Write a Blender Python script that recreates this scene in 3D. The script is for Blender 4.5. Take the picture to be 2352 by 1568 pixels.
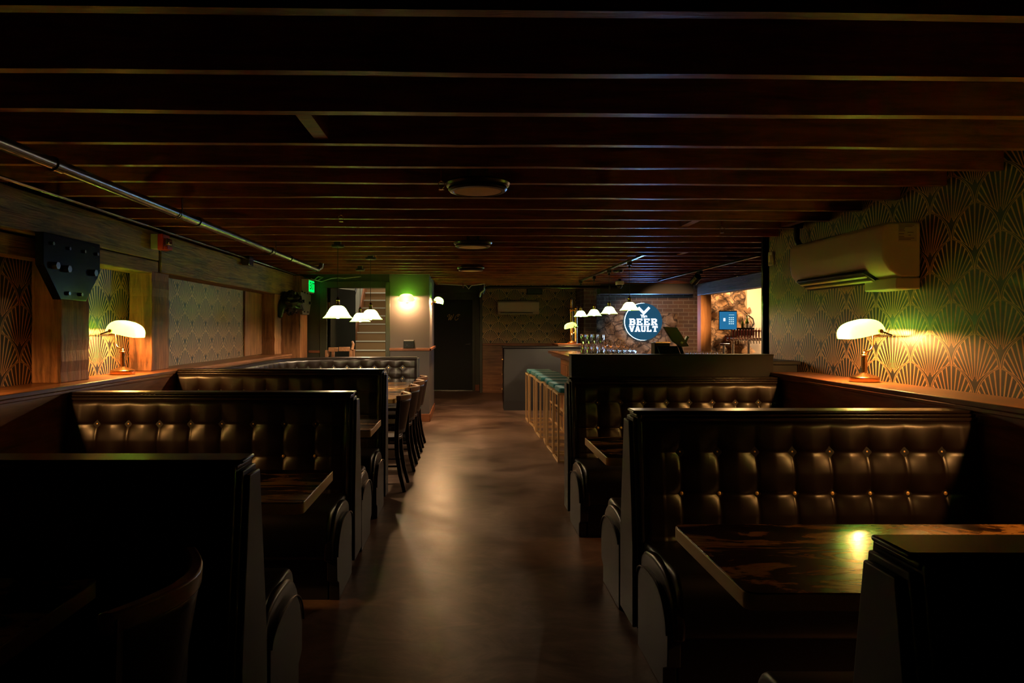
import bpy, bmesh, math, random
from mathutils import Vector, Matrix
random.seed(7)
PI = math.pi
S = bpy.context.scene
COL = S.collection
for o in list(bpy.data.objects): bpy.data.objects.remove(o)

# ------------------------------------------------------------------ camera
HC = 1.42; F = 1568.0; VX, VY = 1070.0, 755.0
cam = bpy.data.cameras.new('camera'); co = bpy.data.objects.new('camera', cam); COL.objects.link(co)
co.location = (0, 0, HC); co.rotation_euler = (PI/2, 0, 0)
cam.lens = 24; cam.sensor_width = 36
cam.shift_x = (1176-VX)/2352; cam.shift_y = -(784-VY)/2352
cam.clip_start = 0.05; cam.clip_end = 60
S.camera = co
# ------------------------------------------------------------------ world + view
w = bpy.data.worlds.new('world'); S.world = w; w.use_nodes = True
w.node_tree.nodes['Background'].inputs[0].default_value = (0.5, 0.42, 0.36, 1)
w.node_tree.nodes['Background'].inputs[1].default_value = 0.0016
S.view_settings.view_transform = 'Standard'; S.view_settings.look = 'None'
S.view_settings.exposure = 0.0; S.view_settings.gamma = 1; S.view_settings.use_curve_mapping = False
# lamp strengths
P_BANK, P_SCON, P_PEND, P_BARP, P_ALC, P_STAIR = 38.0, 68.0, 36.0, 34.0, 120.0, 28.0
E_SHADE = 0.7
WARM = (1.0, 0.42, 0.12); WARM2 = (1.0, 0.55, 0.25)

# ------------------------------------------------------------------ mesh helper
class MB:
    def __init__(s): s.v = []; s.f = []
    def add(s, vs, fs):
        b = len(s.v); s.v += [tuple(v) for v in vs]; s.f += [tuple(b+i for i in f) for f in fs]; return s
    def box(s, x0, x1, y0, y1, z0, z1):
        if x0 > x1: x0, x1 = x1, x0
        if y0 > y1: y0, y1 = y1, y0
        if z0 > z1: z0, z1 = z1, z0
        vs = [(x, y, z) for z in (z0, z1) for y in (y0, y1) for x in (x0, x1)]
        return s.add(vs, [(0,2,3,1),(4,5,7,6),(0,1,5,4),(2,6,7,3),(0,4,6,2),(1,3,7,5)])
    def obox(s, c, h, m):
        vs = [Vector(c)+m@Vector((a*h[0], b*h[1], d*h[2])) for d in (-1,1) for b in (-1,1) for a in (-1,1)]
        return s.add(vs, [(0,2,3,1),(4,5,7,6),(0,1,5,4),(2,6,7,3),(0,4,6,2),(1,3,7,5)])
    def lathe(s, prof, c=(0,0,0), n=32, m=None, cap=True):
        vs = []; k = len(prof)
        for i in range(n):
            a = 2*PI*i/n
            for r, z in prof:
                p = Vector((r*math.cos(a), r*math.sin(a), z))
                if m: p = m@p
                vs.append(Vector(c)+p)
        fs = [(i*k+j, ((i+1)%n)*k+j, ((i+1)%n)*k+j+1, i*k+j+1) for i in range(n) for j in range(k-1)]
        if cap:
            if prof[0][0] > 1e-5: fs.append(tuple(i*k for i in reversed(range(n))))
            if prof[-1][0] > 1e-5: fs.append(tuple(i*k+k-1 for i in range(n)))
        return s.add(vs, fs)
    def tube(s, pts, r, n=10, cap=True, rz=None):
        pts = [Vector(p) for p in pts]; k = len(pts)
        R = r if isinstance(r, (list, tuple)) else [r]*k
        vs = []; up = Vector((0,0,1)); prev = None
        for i, p in enumerate(pts):
            t = (pts[min(i+1,k-1)]-pts[max(i-1,0)]).normalized()
            if prev is None:
                a = t.cross(up if abs(t.z) < .9 else Vector((1,0,0))).normalized()
            else:
                a = (prev - t*prev.dot(t)).normalized()
            prev = a; b = t.cross(a)
            for q in range(n):
                an = 2*PI*q/n + (PI/4 if n == 4 else 0)
                vs.append(p + (a*math.cos(an) + b*math.sin(an))*R[i])
        fs = [(i*n+q, i*n+(q+1)%n, (i+1)*n+(q+1)%n, (i+1)*n+q) for i in range(k-1) for q in range(n)]
        if cap: fs += [tuple(reversed(range(n))), tuple((k-1)*n+q for q in range(n))]
        return s.add(vs, fs)
    def cyl(s, p0, p1, r, n=16, r2=None): return s.tube([p0, p1], [r, r if r2 is None else r2], n)
    def prism(s, poly, a, b, axis='x'):
        k = len(poly)
        def P(u, v, t): return {'x': (t,u,v), 'y': (u,t,v), 'z': (u,v,t)}[axis]
        vs = [P(u,v,a) for u,v in poly]+[P(u,v,b) for u,v in poly]
        fs = [tuple(range(k)), tuple(reversed(range(k,2*k)))]+[(i, k+i, k+(i+1)%k, (i+1)%k) for i in range(k)]
        return s.add(vs, fs)
    def grid(s, fn, nu, nv, thick=None):
        vs = [fn(i/nu, j/nv) for j in range(nv+1) for i in range(nu+1)]
        return s.add(vs, [(j*(nu+1)+i, j*(nu+1)+i+1, (j+1)*(nu+1)+i+1, (j+1)*(nu+1)+i) for j in range(nv) for i in range(nu)])
    def sphere(s, c, r, nu=16, nv=10, sc=(1,1,1)):
        k = nv+1; vs = []
        for i in range(nu):
            for j in range(k):
                th = PI*j/nv; a = 2*PI*i/nu
                vs.append((c[0]+r*sc[0]*math.sin(th)*math.cos(a), c[1]+r*sc[1]*math.sin(th)*math.sin(a), c[2]-r*sc[2]*math.cos(th)))
        return s.add(vs, [(i*k+j, ((i+1)%nu)*k+j, ((i+1)%nu)*k+j+1, i*k+j+1) for i in range(nu) for j in range(nv)])
    def shift(s, d):
        s.v = [(x+d[0], y+d[1], z+d[2]) for x, y, z in s.v]; return s
    def build(s, name, mat, parent=None, bev=0, seg=2, smooth=True, ang=35, sub=0, weld=False):
        me = bpy.data.meshes.new(name); me.from_pydata(s.v, [], s.f)
        bm = bmesh.new(); bm.from_mesh(me)
        if weld: bmesh.ops.remove_doubles(bm, verts=bm.verts, dist=1e-5)
        bmesh.ops.recalc_face_normals(bm, faces=bm.faces)
        bm.to_mesh(me); bm.free()
        me.materials.append(mat)
        if smooth:
            for p in me.polygons: p.use_smooth = True
            me.set_sharp_from_angle(angle=math.radians(ang))
        o = bpy.data.objects.new(name, me); COL.objects.link(o)
        if parent:
            o.parent = parent
            q = parent; off = Vector((0,0,0))
            while q: off += q.location; q = q.parent
            # geometry given in world coordinates when parent has W flag
            if parent.get('_w'): me.transform(Matrix.Translation(-off)); o['_w'] = 1
        if bev:
            b = o.modifiers.new('bevel', 'BEVEL'); b.width = bev; b.segments = seg; b.limit_method = 'ANGLE'; b.angle_limit = math.radians(40)
        if sub:
            q = o.modifiers.new('sub', 'SUBSURF'); q.levels = sub; q.render_levels = sub
        return o

def thing(name, label, cat, loc=(0,0,0), group=None, world=True, rz=0):
    o = bpy.data.objects.new(name, None); COL.objects.link(o); o.location = loc; o.rotation_euler.z = rz
    o.empty_display_size = .05
    o['label'] = label; o['category'] = cat
    if group: o['group'] = group
    if world: o['_w'] = 1
    return o
def tag(o, label, cat, group=None, kind=None):
    o['label'] = label; o['category'] = cat
    if group: o['group'] = group
    if kind: o['kind'] = kind
    return o
def struct(o, label=None):
    o['kind'] = 'structure'
    if label: o['label'] = label; o['category'] = o.name.split('_')[0].split('.')[0]
    return o
def copy_tree(o, parent=None):
    c = o.copy(); COL.objects.link(c); c.parent = parent
    for ch in list(o.children): copy_tree(ch, c)
    return c
def light(name, kind, loc, power, color, parent=None, size=.03, rot=None, **kw):
    l = bpy.data.lights.new(name, kind); l.energy = power; l.color = color
    if kind in ('POINT', 'SPOT'): l.shadow_soft_size = size
    if kind == 'AREA': l.size = size
    for k, v in kw.items(): setattr(l, k, v)
    o = bpy.data.objects.new(name, l); COL.objects.link(o)
    if parent: o.parent = parent
    o.location = loc
    if rot: o.rotation_euler = rot
    return o

# ------------------------------------------------------------------ materials
def M(name, col, rough=.5, metal=0, spec=.5, **kw):
    m = bpy.data.materials.new(name); m.use_nodes = True
    b = m.node_tree.nodes['Principled BSDF']
    b.inputs['Base Color'].default_value = (*col, 1); b.inputs['Roughness'].default_value = rough
    b.inputs['Metallic'].default_value = metal; b.inputs['Specular IOR Level'].default_value = spec
    for k, v in kw.items(): b.inputs[k.replace('_', ' ')].default_value = v
    return m
class NT:
    def __init__(s, m): s.t = m.node_tree; s.b = s.t.nodes.get('Principled BSDF')
    def n(s, ty, **kw):
        x = s.t.nodes.new(ty)
        for k, v in kw.items(): setattr(x, k, v)
        return x
    def set(s, sock, v):
        if isinstance(v, bpy.types.NodeSocket): s.t.links.new(v, sock)
        elif v is not None: sock.default_value = v
    def m(s, op, a, b=None, c=None):
        x = s.n('ShaderNodeMath', operation=op)
        s.set(x.inputs[0], a)
        if b is not None: s.set(x.inputs[1], b)
        if c is not None: s.set(x.inputs[2], c)
        return x.outputs[0]
    def mix(s, fac, a, b):
        x = s.n('ShaderNodeMix', data_type='RGBA'); s.set(x.inputs[0], fac)
        s.set(x.inputs[6], a if isinstance(a, bpy.types.NodeSocket) else (*a, 1)); s.set(x.inputs[7], b if isinstance(b, bpy.types.NodeSocket) else (*b, 1))
        return x.outputs[2]
    def coords(s, scale=(1,1,1), kind='Object'):
        tc = s.n('ShaderNodeTexCoord'); mp = s.n('ShaderNodeMapping'); s.set(mp.inputs[0], tc.outputs[kind]); mp.inputs['Scale'].default_value = scale
        return mp.outputs[0]
    def noise(s, vec, scale, det=4, rough=.55, dist=0):
        x = s.n('ShaderNodeTexNoise'); s.set(x.inputs['Vector'], vec); x.inputs['Scale'].default_value = scale
        x.inputs['Detail'].default_value = det; x.inputs['Roughness'].default_value = rough; x.inputs['Distortion'].default_value = dist
        return x.outputs[0]
    def ramp(s, fac, stops):
        x = s.n('ShaderNodeValToRGB'); s.set(x.inputs[0], fac); e = x.color_ramp.elements
        while len(e) < len(stops): e.new(.5)
        for el, (p, c) in zip(e, stops): el.position = p; el.color = (*c, 1) if len(c) == 3 else c
        return x.outputs[0]
    def bump(s, h, st=.3, d=.01):
        x = s.n('ShaderNodeBump'); s.set(x.inputs['Height'], h); x.inputs['Strength'].default_value = st; x.inputs['Distance'].default_value = d
        s.set(s.b.inputs['Normal'], x.outputs[0]); return x
def wood(name, c0, c1, stretch=(1,12,12), scale=3, rough=.5, bump=.3, spec=.5, knots=False, bd=.004):
    m = M(name, c0, rough, spec=spec); t = NT(m)
    v = t.coords(stretch, 'Object')
    n1 = t.noise(v, scale, 6, .65, .6); n2 = t.noise(t.coords((1,1,1)), 2.3, 3)
    f = t.m('ADD', t.m('MULTIPLY', n1, .75), t.m('MULTIPLY', n2, .35)); f = t.m('ADD', t.m('MULTIPLY', t.m('SUBTRACT', f, .53), 1.25), .53)
    col = t.ramp(f, [(.36, c0), (.68, c1)])
    t.set(t.b.inputs['Base Color'], col)
    t.set(t.b.inputs['Roughness'], t.m('ADD', t.m('MULTIPLY', n1, .25), rough-.12))
    t.bump(n1, bump, bd)
    return m
M_joist = wood('joist_wood', (.06,.012,.003), (.26,.07,.016), (1,9,9), 3, .42, .5, bd=.006)
M_ceil = wood('ceiling_boards', (.012,.004,.002), (.05,.018,.008), (8,1,1), 3, .7, .2)
M_oldY = wood('old_beam_wood', (.02,.012,.004), (.36,.23,.07), (14,1,14), 2.2, .55, .9, bd=.01)
M_oldZ = wood('old_post_wood', (.07,.030,.012), (.46,.21,.085), (14,14,1), 1.8, .6, .8, bd=.008)
M_ledge = wood('ledge_wood', (.16,.055,.018), (.36,.15,.055), (14,1,14), 2, .34, .1)
M_wain = wood('wainscot_wood', (.12,.036,.012), (.36,.13,.045), (9,1,9), 2, .42, .15)
M_wainX = wood('wainscot_wood_across', (.12,.045,.016), (.30,.13,.05), (1,9,9), 2, .45, .15)
M_trimw = wood('chair_rail_wood', (.20,.065,.025), (.34,.13,.055), (1,14,14), 2, .4, .1)
M_bart = wood('bar_top_wood', (.16,.06,.02), (.34,.15,.06), (14,1,14), 2, .14, .05)
M_chair = wood('chair_dark_wood', (.007,.003,.002), (.018,.007,.004), (9,9,1), 3, .36, .1, .3)
M_rail = wood('chair_rail_light_wood', (.16,.07,.03), (.30,.15,.07), (9,1,9), 3, .3, .1)
M_beam_bluelight = wood('header_beam_wood', (.10,.11,.13), (.21,.22,.26), (14,1,14), 2.2, .6, .8)  # grey wood with the sign's blue light tinted into its colour
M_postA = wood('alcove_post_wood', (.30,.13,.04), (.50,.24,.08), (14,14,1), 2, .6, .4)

M_leather = M('dark_leather', (.011,.0055,.0035), .33, spec=.5); t = NT(M_leather)
t.bump(t.noise(t.coords(), 260, 3), .06, .001)
M_leather2 = M('black_leather', (.010,.009,.009), .40, spec=.5)
M_lam = M('charcoal_laminate', (.026,.027,.029), .48)
M_brassb = M('brass_button', (.95,.60,.20), .35, .25)
M_brass = M('antique_brass', (.50,.30,.14), .26, 1)
M_gold = M('gold_painted_steel', (.72,.50,.25), .38, .35)
M_goldb = M('bright_brass', (.85,.50,.14), .22, 1)
M_black = M('black_metal', (.012,.013,.014), .3, .3)
M_blackp = M('black_plastic', (.009,.010,.013), .4, spec=.35)
M_steel = M('galvanised_steel', (.24,.26,.25), .24, .95)
M_chrome = M('chrome', (.8,.8,.8), .1, 1)
M_plate = M('black_steel_plate', (.003,.004,.005), .25, 0, .06)
M_plateg = M('grey_steel_plate', (.17,.18,.17), .5, .4)
M_white = M('off_white_plastic', (.86,.76,.50), .4)
M_whiteb = M('white_box_plastic', (.6,.62,.55), .5)
M_velvet = M('teal_velvet', (.008,.15,.17), .75, Sheen_Weight=.1)
M_grey = M('grey_painted_wall', (.13,.115,.105), .5)
M_greend = M('dark_green_paint', (.045,.05,.032), .42)
M_dooru = M('black_green_door', (.014,.017,.012), .6, spec=.25)
M_pale = M('pale_painted_board', (.45,.46,.40), .6)
M_plaster = M('plaster', (.62,.55,.45), .7)
M_tan = M('stair_riser_tan', (.30,.19,.09), .65)
M_nose = M('stair_nosing', (.62,.64,.58), .4)
M_dark = M('dark_charcoal_paint', (.019,.020,.023), .5)
M_hw = M('half_wall_charcoal', (.012,.012,.014), .5, spec=.2)
M_diff = M('frosted_diffuser', (.95,.66,.38), .6)
M_red = M('red_plastic', (.55,.03,.02), .35)
M_bot = M('green_bottle_glass', (.05,.10,.02), .1)
M_wire = M('white_cable', (.55,.55,.48), .5)
M_taph = M('red_wood_handle', (.22,.03,.025), .3)

M_glass = M('clear_glass', (1,1,1), .02); t = NT(M_glass)
t.b.inputs['Transmission Weight'].default_value = 1; t.b.inputs['IOR'].default_value = 1.45

def emit(name, col, st):
    m = bpy.data.materials.new(name); m.use_nodes = True; nt = m.node_tree; nt.nodes.clear()
    e = nt.nodes.new('ShaderNodeEmission'); e.inputs[0].default_value = (*col, 1); e.inputs[1].default_value = st
    o = nt.nodes.new('ShaderNodeOutputMaterial'); nt.links.new(e.outputs[0], o.inputs[0]); return m
def bulb_mat(P, r, el, col): return emit('lit_bulb', col, P/(4*PI*PI*r*r*el))
M_letter = emit('sign_letters_lit', (.85, .93, 1), 2.6)
M_halo = emit('sign_halo_strip', (.45, .75, 1), 16)
M_exit = emit('exit_green', (.0, 1, .10), 1.6)
M_screen = emit('screen_blue', (.02, .16, .34), 1.0)
M_screenw = emit('screen_white_marks', (.5, .8, .9), 1.0)
def shade_mat(name, col, glow, ecol, metalspec=.5):
    m = bpy.data.materials.new(name); m.use_nodes = True; nt = m.node_tree; nt.nodes.clear()
    N = nt.nodes.new; L = nt.links.new
    tr = N('ShaderNodeBsdfTranslucent'); tr.inputs[0].default_value = (*col, 1)
    gl = N('ShaderNodeBsdfGlossy'); gl.inputs['Roughness'].default_value = .12
    e = N('ShaderNodeEmission'); e.inputs[0].default_value = (*ecol, 1); e.inputs[1].default_value = glow
    mx = N('ShaderNodeMixShader'); mx.inputs[0].default_value = .06; L(tr.outputs[0], mx.inputs[1]); L(gl.outputs[0], mx.inputs[2])
    ad = N('ShaderNodeAddShader'); L(mx.outputs[0], ad.inputs[0]); L(e.outputs[0], ad.inputs[1])
    o = N('ShaderNodeOutputMaterial'); L(ad.outputs[0], o.inputs[0]); return m
M_shade = shade_mat('green_glass_shade', (.085, .36, .13), E_SHADE, (.06, 1, .03))
M_shade2 = shade_mat('yellow_green_glass_shade', (.125, .34, .06), .6, (.40, 1, .02))
M_shade3 = shade_mat('deep_green_glass_shade', (.035, .20, .02), .7, (.10, 1, .02))

# polished floor
M_floor = M('polished_concrete', (.1,.07,.055), .35, spec=.5); t = NT(M_floor)
n1 = t.noise(t.coords(), .9, 6, .6, .8); n2 = t.noise(t.coords((1,1.6,1)), 2.6, 8, .72, 1.2)
f = t.m('ADD', t.m('MULTIPLY', n1, .6), t.m('MULTIPLY', n2, .5))
t.set(t.b.inputs['Base Color'], t.ramp(f, [(.40, (.042,.025,.018)), (.52, (.115,.070,.050)), (.68, (.25,.165,.122))]))
t.set(t.b.inputs['Roughness'], t.m('ADD', t.m('MULTIPLY', f, .50), .11))
t.bump(t.noise(t.coords(), 14, 5), .12, .01)
# marble table top
M_marble = M('dark_gold_marble', (.1,.05,.02), .16, spec=.6); t = NT(M_marble)
n = t.noise(t.coords((1,3.2,1)), 1.6, 7, .62, 2.2)
t.set(t.b.inputs['Base Color'], t.ramp(n, [(.40, (.012,.006,.004)), (.47, (.05,.022,.008)), (.52, (.42,.20,.05)), (.59, (.50,.26,.08)), (.63, (.03,.012,.006)), (.74, (.40,.20,.06))]))
M_edge = M('brass_table_edge', (.62,.42,.14), .4, .2)

# brick / stone
M_brick = M('brick', (.2,.12,.09), .85); t = NT(M_brick)
tc = t.coords((1,1,1)); sep = t.n('ShaderNodeSeparateXYZ'); t.set(sep.inputs[0], tc); cmb = t.n('ShaderNodeCombineXYZ')
t.set(cmb.inputs[0], t.m('ADD', sep.outputs[0], sep.outputs[1])); t.set(cmb.inputs[1], sep.outputs[2])
br = t.n('ShaderNodeTexBrick'); t.set(br.inputs[0], cmb.outputs[0]); br.inputs['Scale'].default_value = 1
br.inputs['Brick Width'].default_value = .23; br.inputs['Row Height'].default_value = .085; br.inputs['Mortar Size'].default_value = .009
br.inputs['Color1'].default_value = (.20,.11,.075,1); br.inputs['Color2'].default_value = (.11,.07,.06,1); br.inputs['Mortar'].default_value = (.30,.25,.20,1)
t.set(t.b.inputs['Base Color'], t.mix(t.m('MULTIPLY', t.noise(t.coords(), 5, 5), .7), br.outputs[0], (.10,.08,.07)))
t.bump(t.m('ADD', t.m('MULTIPLY', br.outputs[1], -1.0), t.noise(t.coords(), 9, 6)), .8, .03)
M_stone = M('rubble_stone', (.3,.2,.12), .85); t = NT(M_stone)
vo = t.n('ShaderNodeTexVoronoi', feature='DISTANCE_TO_EDGE'); vm_ = t.n('ShaderNodeVectorMath', operation='ADD'); nc_ = t.n('ShaderNodeTexNoise'); nc_.inputs['Scale'].default_value = 2.2; nc_.inputs['Detail'].default_value = 5; t.set(nc_.inputs['Vector'], t.coords()); t.set(vm_.inputs[0], t.coords((1,1,1.6))); t.set(vm_.inputs[1], nc_.outputs[1]); t.set(vo.inputs[0], vm_.outputs[0]); vo.inputs['Scale'].default_value = 2.6
nn = t.noise(t.coords(), 6, 7, .65, .5)
t.set(t.b.inputs['Base Color'], t.ramp(t.m('MULTIPLY', nn, t.m('MINIMUM', t.m('ADD', t.m('MULTIPLY', vo.outputs[0], 9), .35), 1.0)), [(.15,(.02,.014,.01)), (.42,(.14,.09,.06)), (.66,(.38,.25,.15))]))
t.bump(nn, .9, .05)

# art-deco wallpaper: scallop fans
def wallpaper(name, axis, u0, v0=1.045, W=.35, H=.175):
    m = M(name, (.01,.012,.01), .45, spec=.6); t = NT(m); mm = t.m
    tc = t.n('ShaderNodeTexCoord'); sp = t.n('ShaderNodeSeparateXYZ'); t.set(sp.inputs[0], tc.outputs['Object'])
    u = mm('DIVIDE', mm('SUBTRACT', sp.outputs[axis], u0), W); v = mm('DIVIDE', mm('SUBTRACT', sp.outputs[2], v0), H)
    j = mm('FLOOR', v); tt = mm('SUBTRACT', v, j)
    off = mm('MULTIPLY', mm('FLOORED_MODULO', j, 2.0), .5)
    q = mm('SUBTRACT', u, off)
    dA = mm('ABSOLUTE', mm('SUBTRACT', mm('FRACT', mm('ADD', q, .5)), .5))
    dB = mm('ABSOLUTE', mm('SUBTRACT', mm('FRACT', q), .5))
    # arch half width for upper part of scale: .5*(1-t^1.7)^.62
    a = mm('MULTIPLY', mm('POWER', mm('MAXIMUM', mm('SUBTRACT', 1.0, mm('POWER', tt, 1.9)), 0.0), .64), .5)
    e = mm('SUBTRACT', a, dB)                      # >0 : inside front (lower) scale
    inB = mm('GREATER_THAN', e, 0.0)
    dx = mm('ADD', mm('MULTIPLY', inB, dB), mm('MULTIPLY', mm('SUBTRACT', 1.0, inB), dA))
    ty = mm('ADD', tt, inB)
    # rays
    ry = mm('MULTIPLY', mm('SUBTRACT', ty, .22), H/W)
    ang = mm('ARCTAN2', dx, ry); r = mm('SQRT', mm('ADD', mm('MULTIPLY', dx, dx), mm('MULTIPLY', ry, ry)))
    st = mm('ABSOLUTE', mm('SUBTRACT', mm('FRACT', mm('ADD', mm('DIVIDE', ang, .135), .5)), .5))
    wd = mm('ADD', .11, mm('DIVIDE', .030, mm('MAXIMUM', r, .03)))
    ray = mm('LESS_THAN', st, wd)
    # inside edge lines of the front scale (e measured horizontally)
    def band(x, lo, hi): return mm('MULTIPLY', mm('GREATER_THAN', x, lo), mm('LESS_THAN', x, hi))
    k = mm('ADD', mm('MULTIPLY', mm('SUBTRACT', 1.0, inB), 1.0), mm('MULTIPLY', inB, mm('GREATER_THAN', e, .052)))
    ray = mm('MULTIPLY', ray, k)
    l1 = mm('MULTIPLY', inB, mm('MAXIMUM', band(e, 0.0, .016), band(e, .036, .052)))
    # dark thick band outside the front scale, narrowing upward, with gold line
    eo = mm('MULTIPLY', e, -1.0)
    bw = mm('MULTIPLY', mm('SUBTRACT', 1.0, tt), .125)
    outm = mm('SUBTRACT', 1.0, inB)
    dark = mm('MULTIPLY', outm, mm('LESS_THAN', eo, bw))
    l2 = mm('MULTIPLY', outm, band(mm('SUBTRACT', eo, bw), 0.0, .015))
    # leaf
    lw = mm('MULTIPLY', mm('SUBTRACT', 1.0, mm('POWER', mm('ABSOLUTE', mm('DIVIDE', mm('SUBTRACT', ty, .36), .33)), 1.6)), .075)
    leaf = mm('LESS_THAN', dx, lw)
    g = mm('MAXIMUM', mm('MAXIMUM', mm('MULTIPLY', ray, mm('SUBTRACT', 1.0, dark)), l1), l2)
    g = mm('MULTIPLY', g, mm('SUBTRACT', 1.0, leaf))
    warm = mm('MINIMUM', mm('DIVIDE', .10, mm('MAXIMUM', r, .05)), 1.0)
    gold = t.mix(warm, (.72,.46,.20), (.80,.36,.09))
    t.set(t.b.inputs['Base Color'], t.mix(g, (.006,.010,.008), gold))
    t.set(t.b.inputs['Metallic'], mm('MULTIPLY', g, .35))
    t.set(t.b.inputs['Roughness'], mm('SUBTRACT', .50, mm('MULTIPLY', g, .08)))
    t.b.inputs['Coat Weight'].default_value = .22; t.b.inputs['Coat Roughness'].default_value = .42
    t.bump(mm('ADD', mm('MULTIPLY', g, .25), t.noise(t.coords(), 25, 3)), .05, .004)
    return m
M_wpR = wallpaper('fan_wallpaper_side', 1, 3.986)
M_wpB = wallpaper('fan_wallpaper_back', 0, .55, 1.05, .36, .18)

# ------------------------------------------------------------------ room shell
XR, XL, XWF = 2.71, -2.72, 2.40
def S_(mb, name, mat, label=None, **kw): return struct(mb.build(name, mat, **kw), label)
S_(MB().box(-3.6, 7.0, -1.2, 17.5, -.1, 0), 'floor', M_floor, 'polished brown concrete floor')
S_(MB().box(-3.2, 7.0, -1.2, 10.6, 2.47, 2.55).box(-1.1, 7.0, 10.6, 12.4, 2.47, 2.55), 'ceiling', M_ceil, 'dark boarded ceiling above the joists')
S_(MB().box(-1.1, 7.0, 12.4, 16.6, 2.42, 2.5), 'ceiling', M_ceil, 'ceiling over the far corridor and bar end')
S_(MB().box(XL-.15, XL, -1.2, 10.5, 0, 2.47), 'wall_left', M_wpR, 'left wall papered with gold fans')
S_(MB().box(XR, XR+.12, -1.2, 6.2, 0, 2.47), 'wall_right', M_wpR, 'right wall papered with gold fans')
S_(MB().box(XR-.012, XR+.13, 6.2, 6.235, 0, 2.47), 'trim_1', M_black, 'black edge strip ending the right wall')
# wall at Y=10.45 with doorway X -2.13..-1.23
S_(MB().box(-2.87, -2.13, 10.5, 10.65, 0, 2.47).box(-1.23, -.58, 10.5, 10.65, 0, 2.47).box(-2.13, -1.23, 10.5, 10.65, 2.05, 2.47),
   'wall_back_left', M_greend, 'dark green wall around the stair doorway')
S_(MB().box(-1.17, -.56, 10.45, 10.5, 0, 2.47).box(-.62, -.56, 10.5, 12.0, 0, 2.47).box(-1.1, -.62, 11.9, 12.0, 0, 2.47).box(-1.1, -1.0, 12.0, 15.7, 0, 2.47),
   'wall_projection', M_grey, 'grey painted wall block carrying the wall lamps')
S_(MB().box(-1.1, -.80, 15.7, 15.85, 0, 2.47).box(.17, .37, 15.7, 15.85, 0, 2.47).box(-.80, .17, 15.7, 15.85, 2.12, 2.47).box(-1.0, .37, 15.55, 15.7, 2.25, 2.42).box(.31, .37, 15.2, 15.7, 0, 2.45),
   'wall_corridor', M_greend, 'dark green wall around the WC door')
S_(MB().box(.37, 2.45, 15.2, 15.32, 0, 2.47), 'wall_back', M_wpB, 'far wall papered with gold fans')
S_(MB().box(2.45, 5.4, 15.0, 15.2, 0, 2.47).box(2.45, 2.72, 14.2, 15.0, 0, 2.47), 'wall_brick', M_brick, 'old brick wall behind the round sign')
S_(MB().prism([(4.2,12.1),(4.27,12.1),(5.32,15.0),(5.25,15.0)], 0, 2.47, 'z'), 'wall_bar_side', M_brick, 'brick return wall behind the alcove post')
def lump(x, z, s=1.0):
    return .07*s*(math.sin(x*7.1+z*3.3)+math.sin(z*8.7-x*4.1+1.3)+.6*math.sin(x*17+z*13)+.5*math.sin(z*23-x*11))
# stone behind sign (lower part of brick wall) and alcove rubble
def stone_fn(x0, x1, y, s): 
    return lambda a, b: (x0+(x1-x0)*a, y+lump(x0+(x1-x0)*a, b*2.4, s)-.02, b*2.45)
S_(MB().grid(lambda a, b: (2.72+1.9*a, 14.93+lump(2.7+1.9*a, b*1.75, .45)-.05*math.sin(b*PI), b*(1.72+.04*math.sin(a*9))), 50, 50), 'wall_stone', M_stone, 'rough stone lower wall behind the round sign', ang=80)
S_(MB().grid(stone_fn(4.70, 5.55, 13.3, 1.5), 60, 90), 'wall_alcove_stone', M_stone, 'rough rubble stone wall of the lit alcove', ang=80)
S_(MB().box(5.50, 7.0, 13.35, 13.5, 0, 2.47), 'wall_alcove', M_plaster, 'pale plaster wall of the lit alcove')
S_(MB().box(6.9, 7.0, 6.2, 13.4, 0, 2.47), 'wall_alcove_side', M_plaster, 'side wall of the alcove')
S_(MB().box(2.71, 7.0, 6.1, 6.2, 0, 2.47), 'wall_bar_return', M_dark, 'dark wall behind the bar')
# stairwell shell
S_(MB().box(-2.6, -2.47, 10.65, 18.5, 0, 4.2).box(-1.2, -1.1, 10.65, 18.5, 0, 4.2).box(-2.6, -1.1, 18.4, 18.5, 0, 4.2).box(-2.6,-1.1,10.65,12.6,2.47,2.55), 'wall_stairwell', M_pale, 'pale stairwell walls')

# joists : bottoms at z 2.22, drifting 1.8 deg like the photo
g = 'dark timber ceiling joists'
jd = []
slope = .024
Y = 1.733
k = 0
while Y < 12.5:
    x0 = -2.70 if Y < 10.4 else -.55; x1 = 2.70 if Y < 6.1 else 6.8
    mb = MB(); n = 14; zb = 2.222+random.uniform(-.004, .004)
    dy = .021+random.uniform(-.002, .002)
    vs = []
    for i in range(n+1):
        x = x0+(x1-x0)*i/n; y = Y+slope*x*(1 if Y < 7 else max(.2, 1-(Y-7)/4)); wz = random.uniform(-.0025, .0025); wy = random.uniform(-.002, .002)
        vs += [(x, y-dy+wy, zb+wz), (x, y+dy+wy, zb+wz), (x, y+dy, 2.475), (x, y-dy, 2.475)]
    fs = [(i*4+q, i*4+(q+1)%4, (i+1)*4+(q+1)%4, (i+1)*4+q) for i in range(n) for q in range(4)]+[(0,1,2,3), (n*4+3,n*4+2,n*4+1,n*4)]
    o = mb.add(vs, fs).build('ceiling_joist', M_joist, smooth=False)
    o['kind'] = 'structure'; o['label'] = 'dark red-brown timber joist crossing the ceiling'; o['category'] = 'joist'; o['group'] = g
    jd.append(Y); Y += .4115+random.uniform(-.012, .012); k += 1
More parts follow.
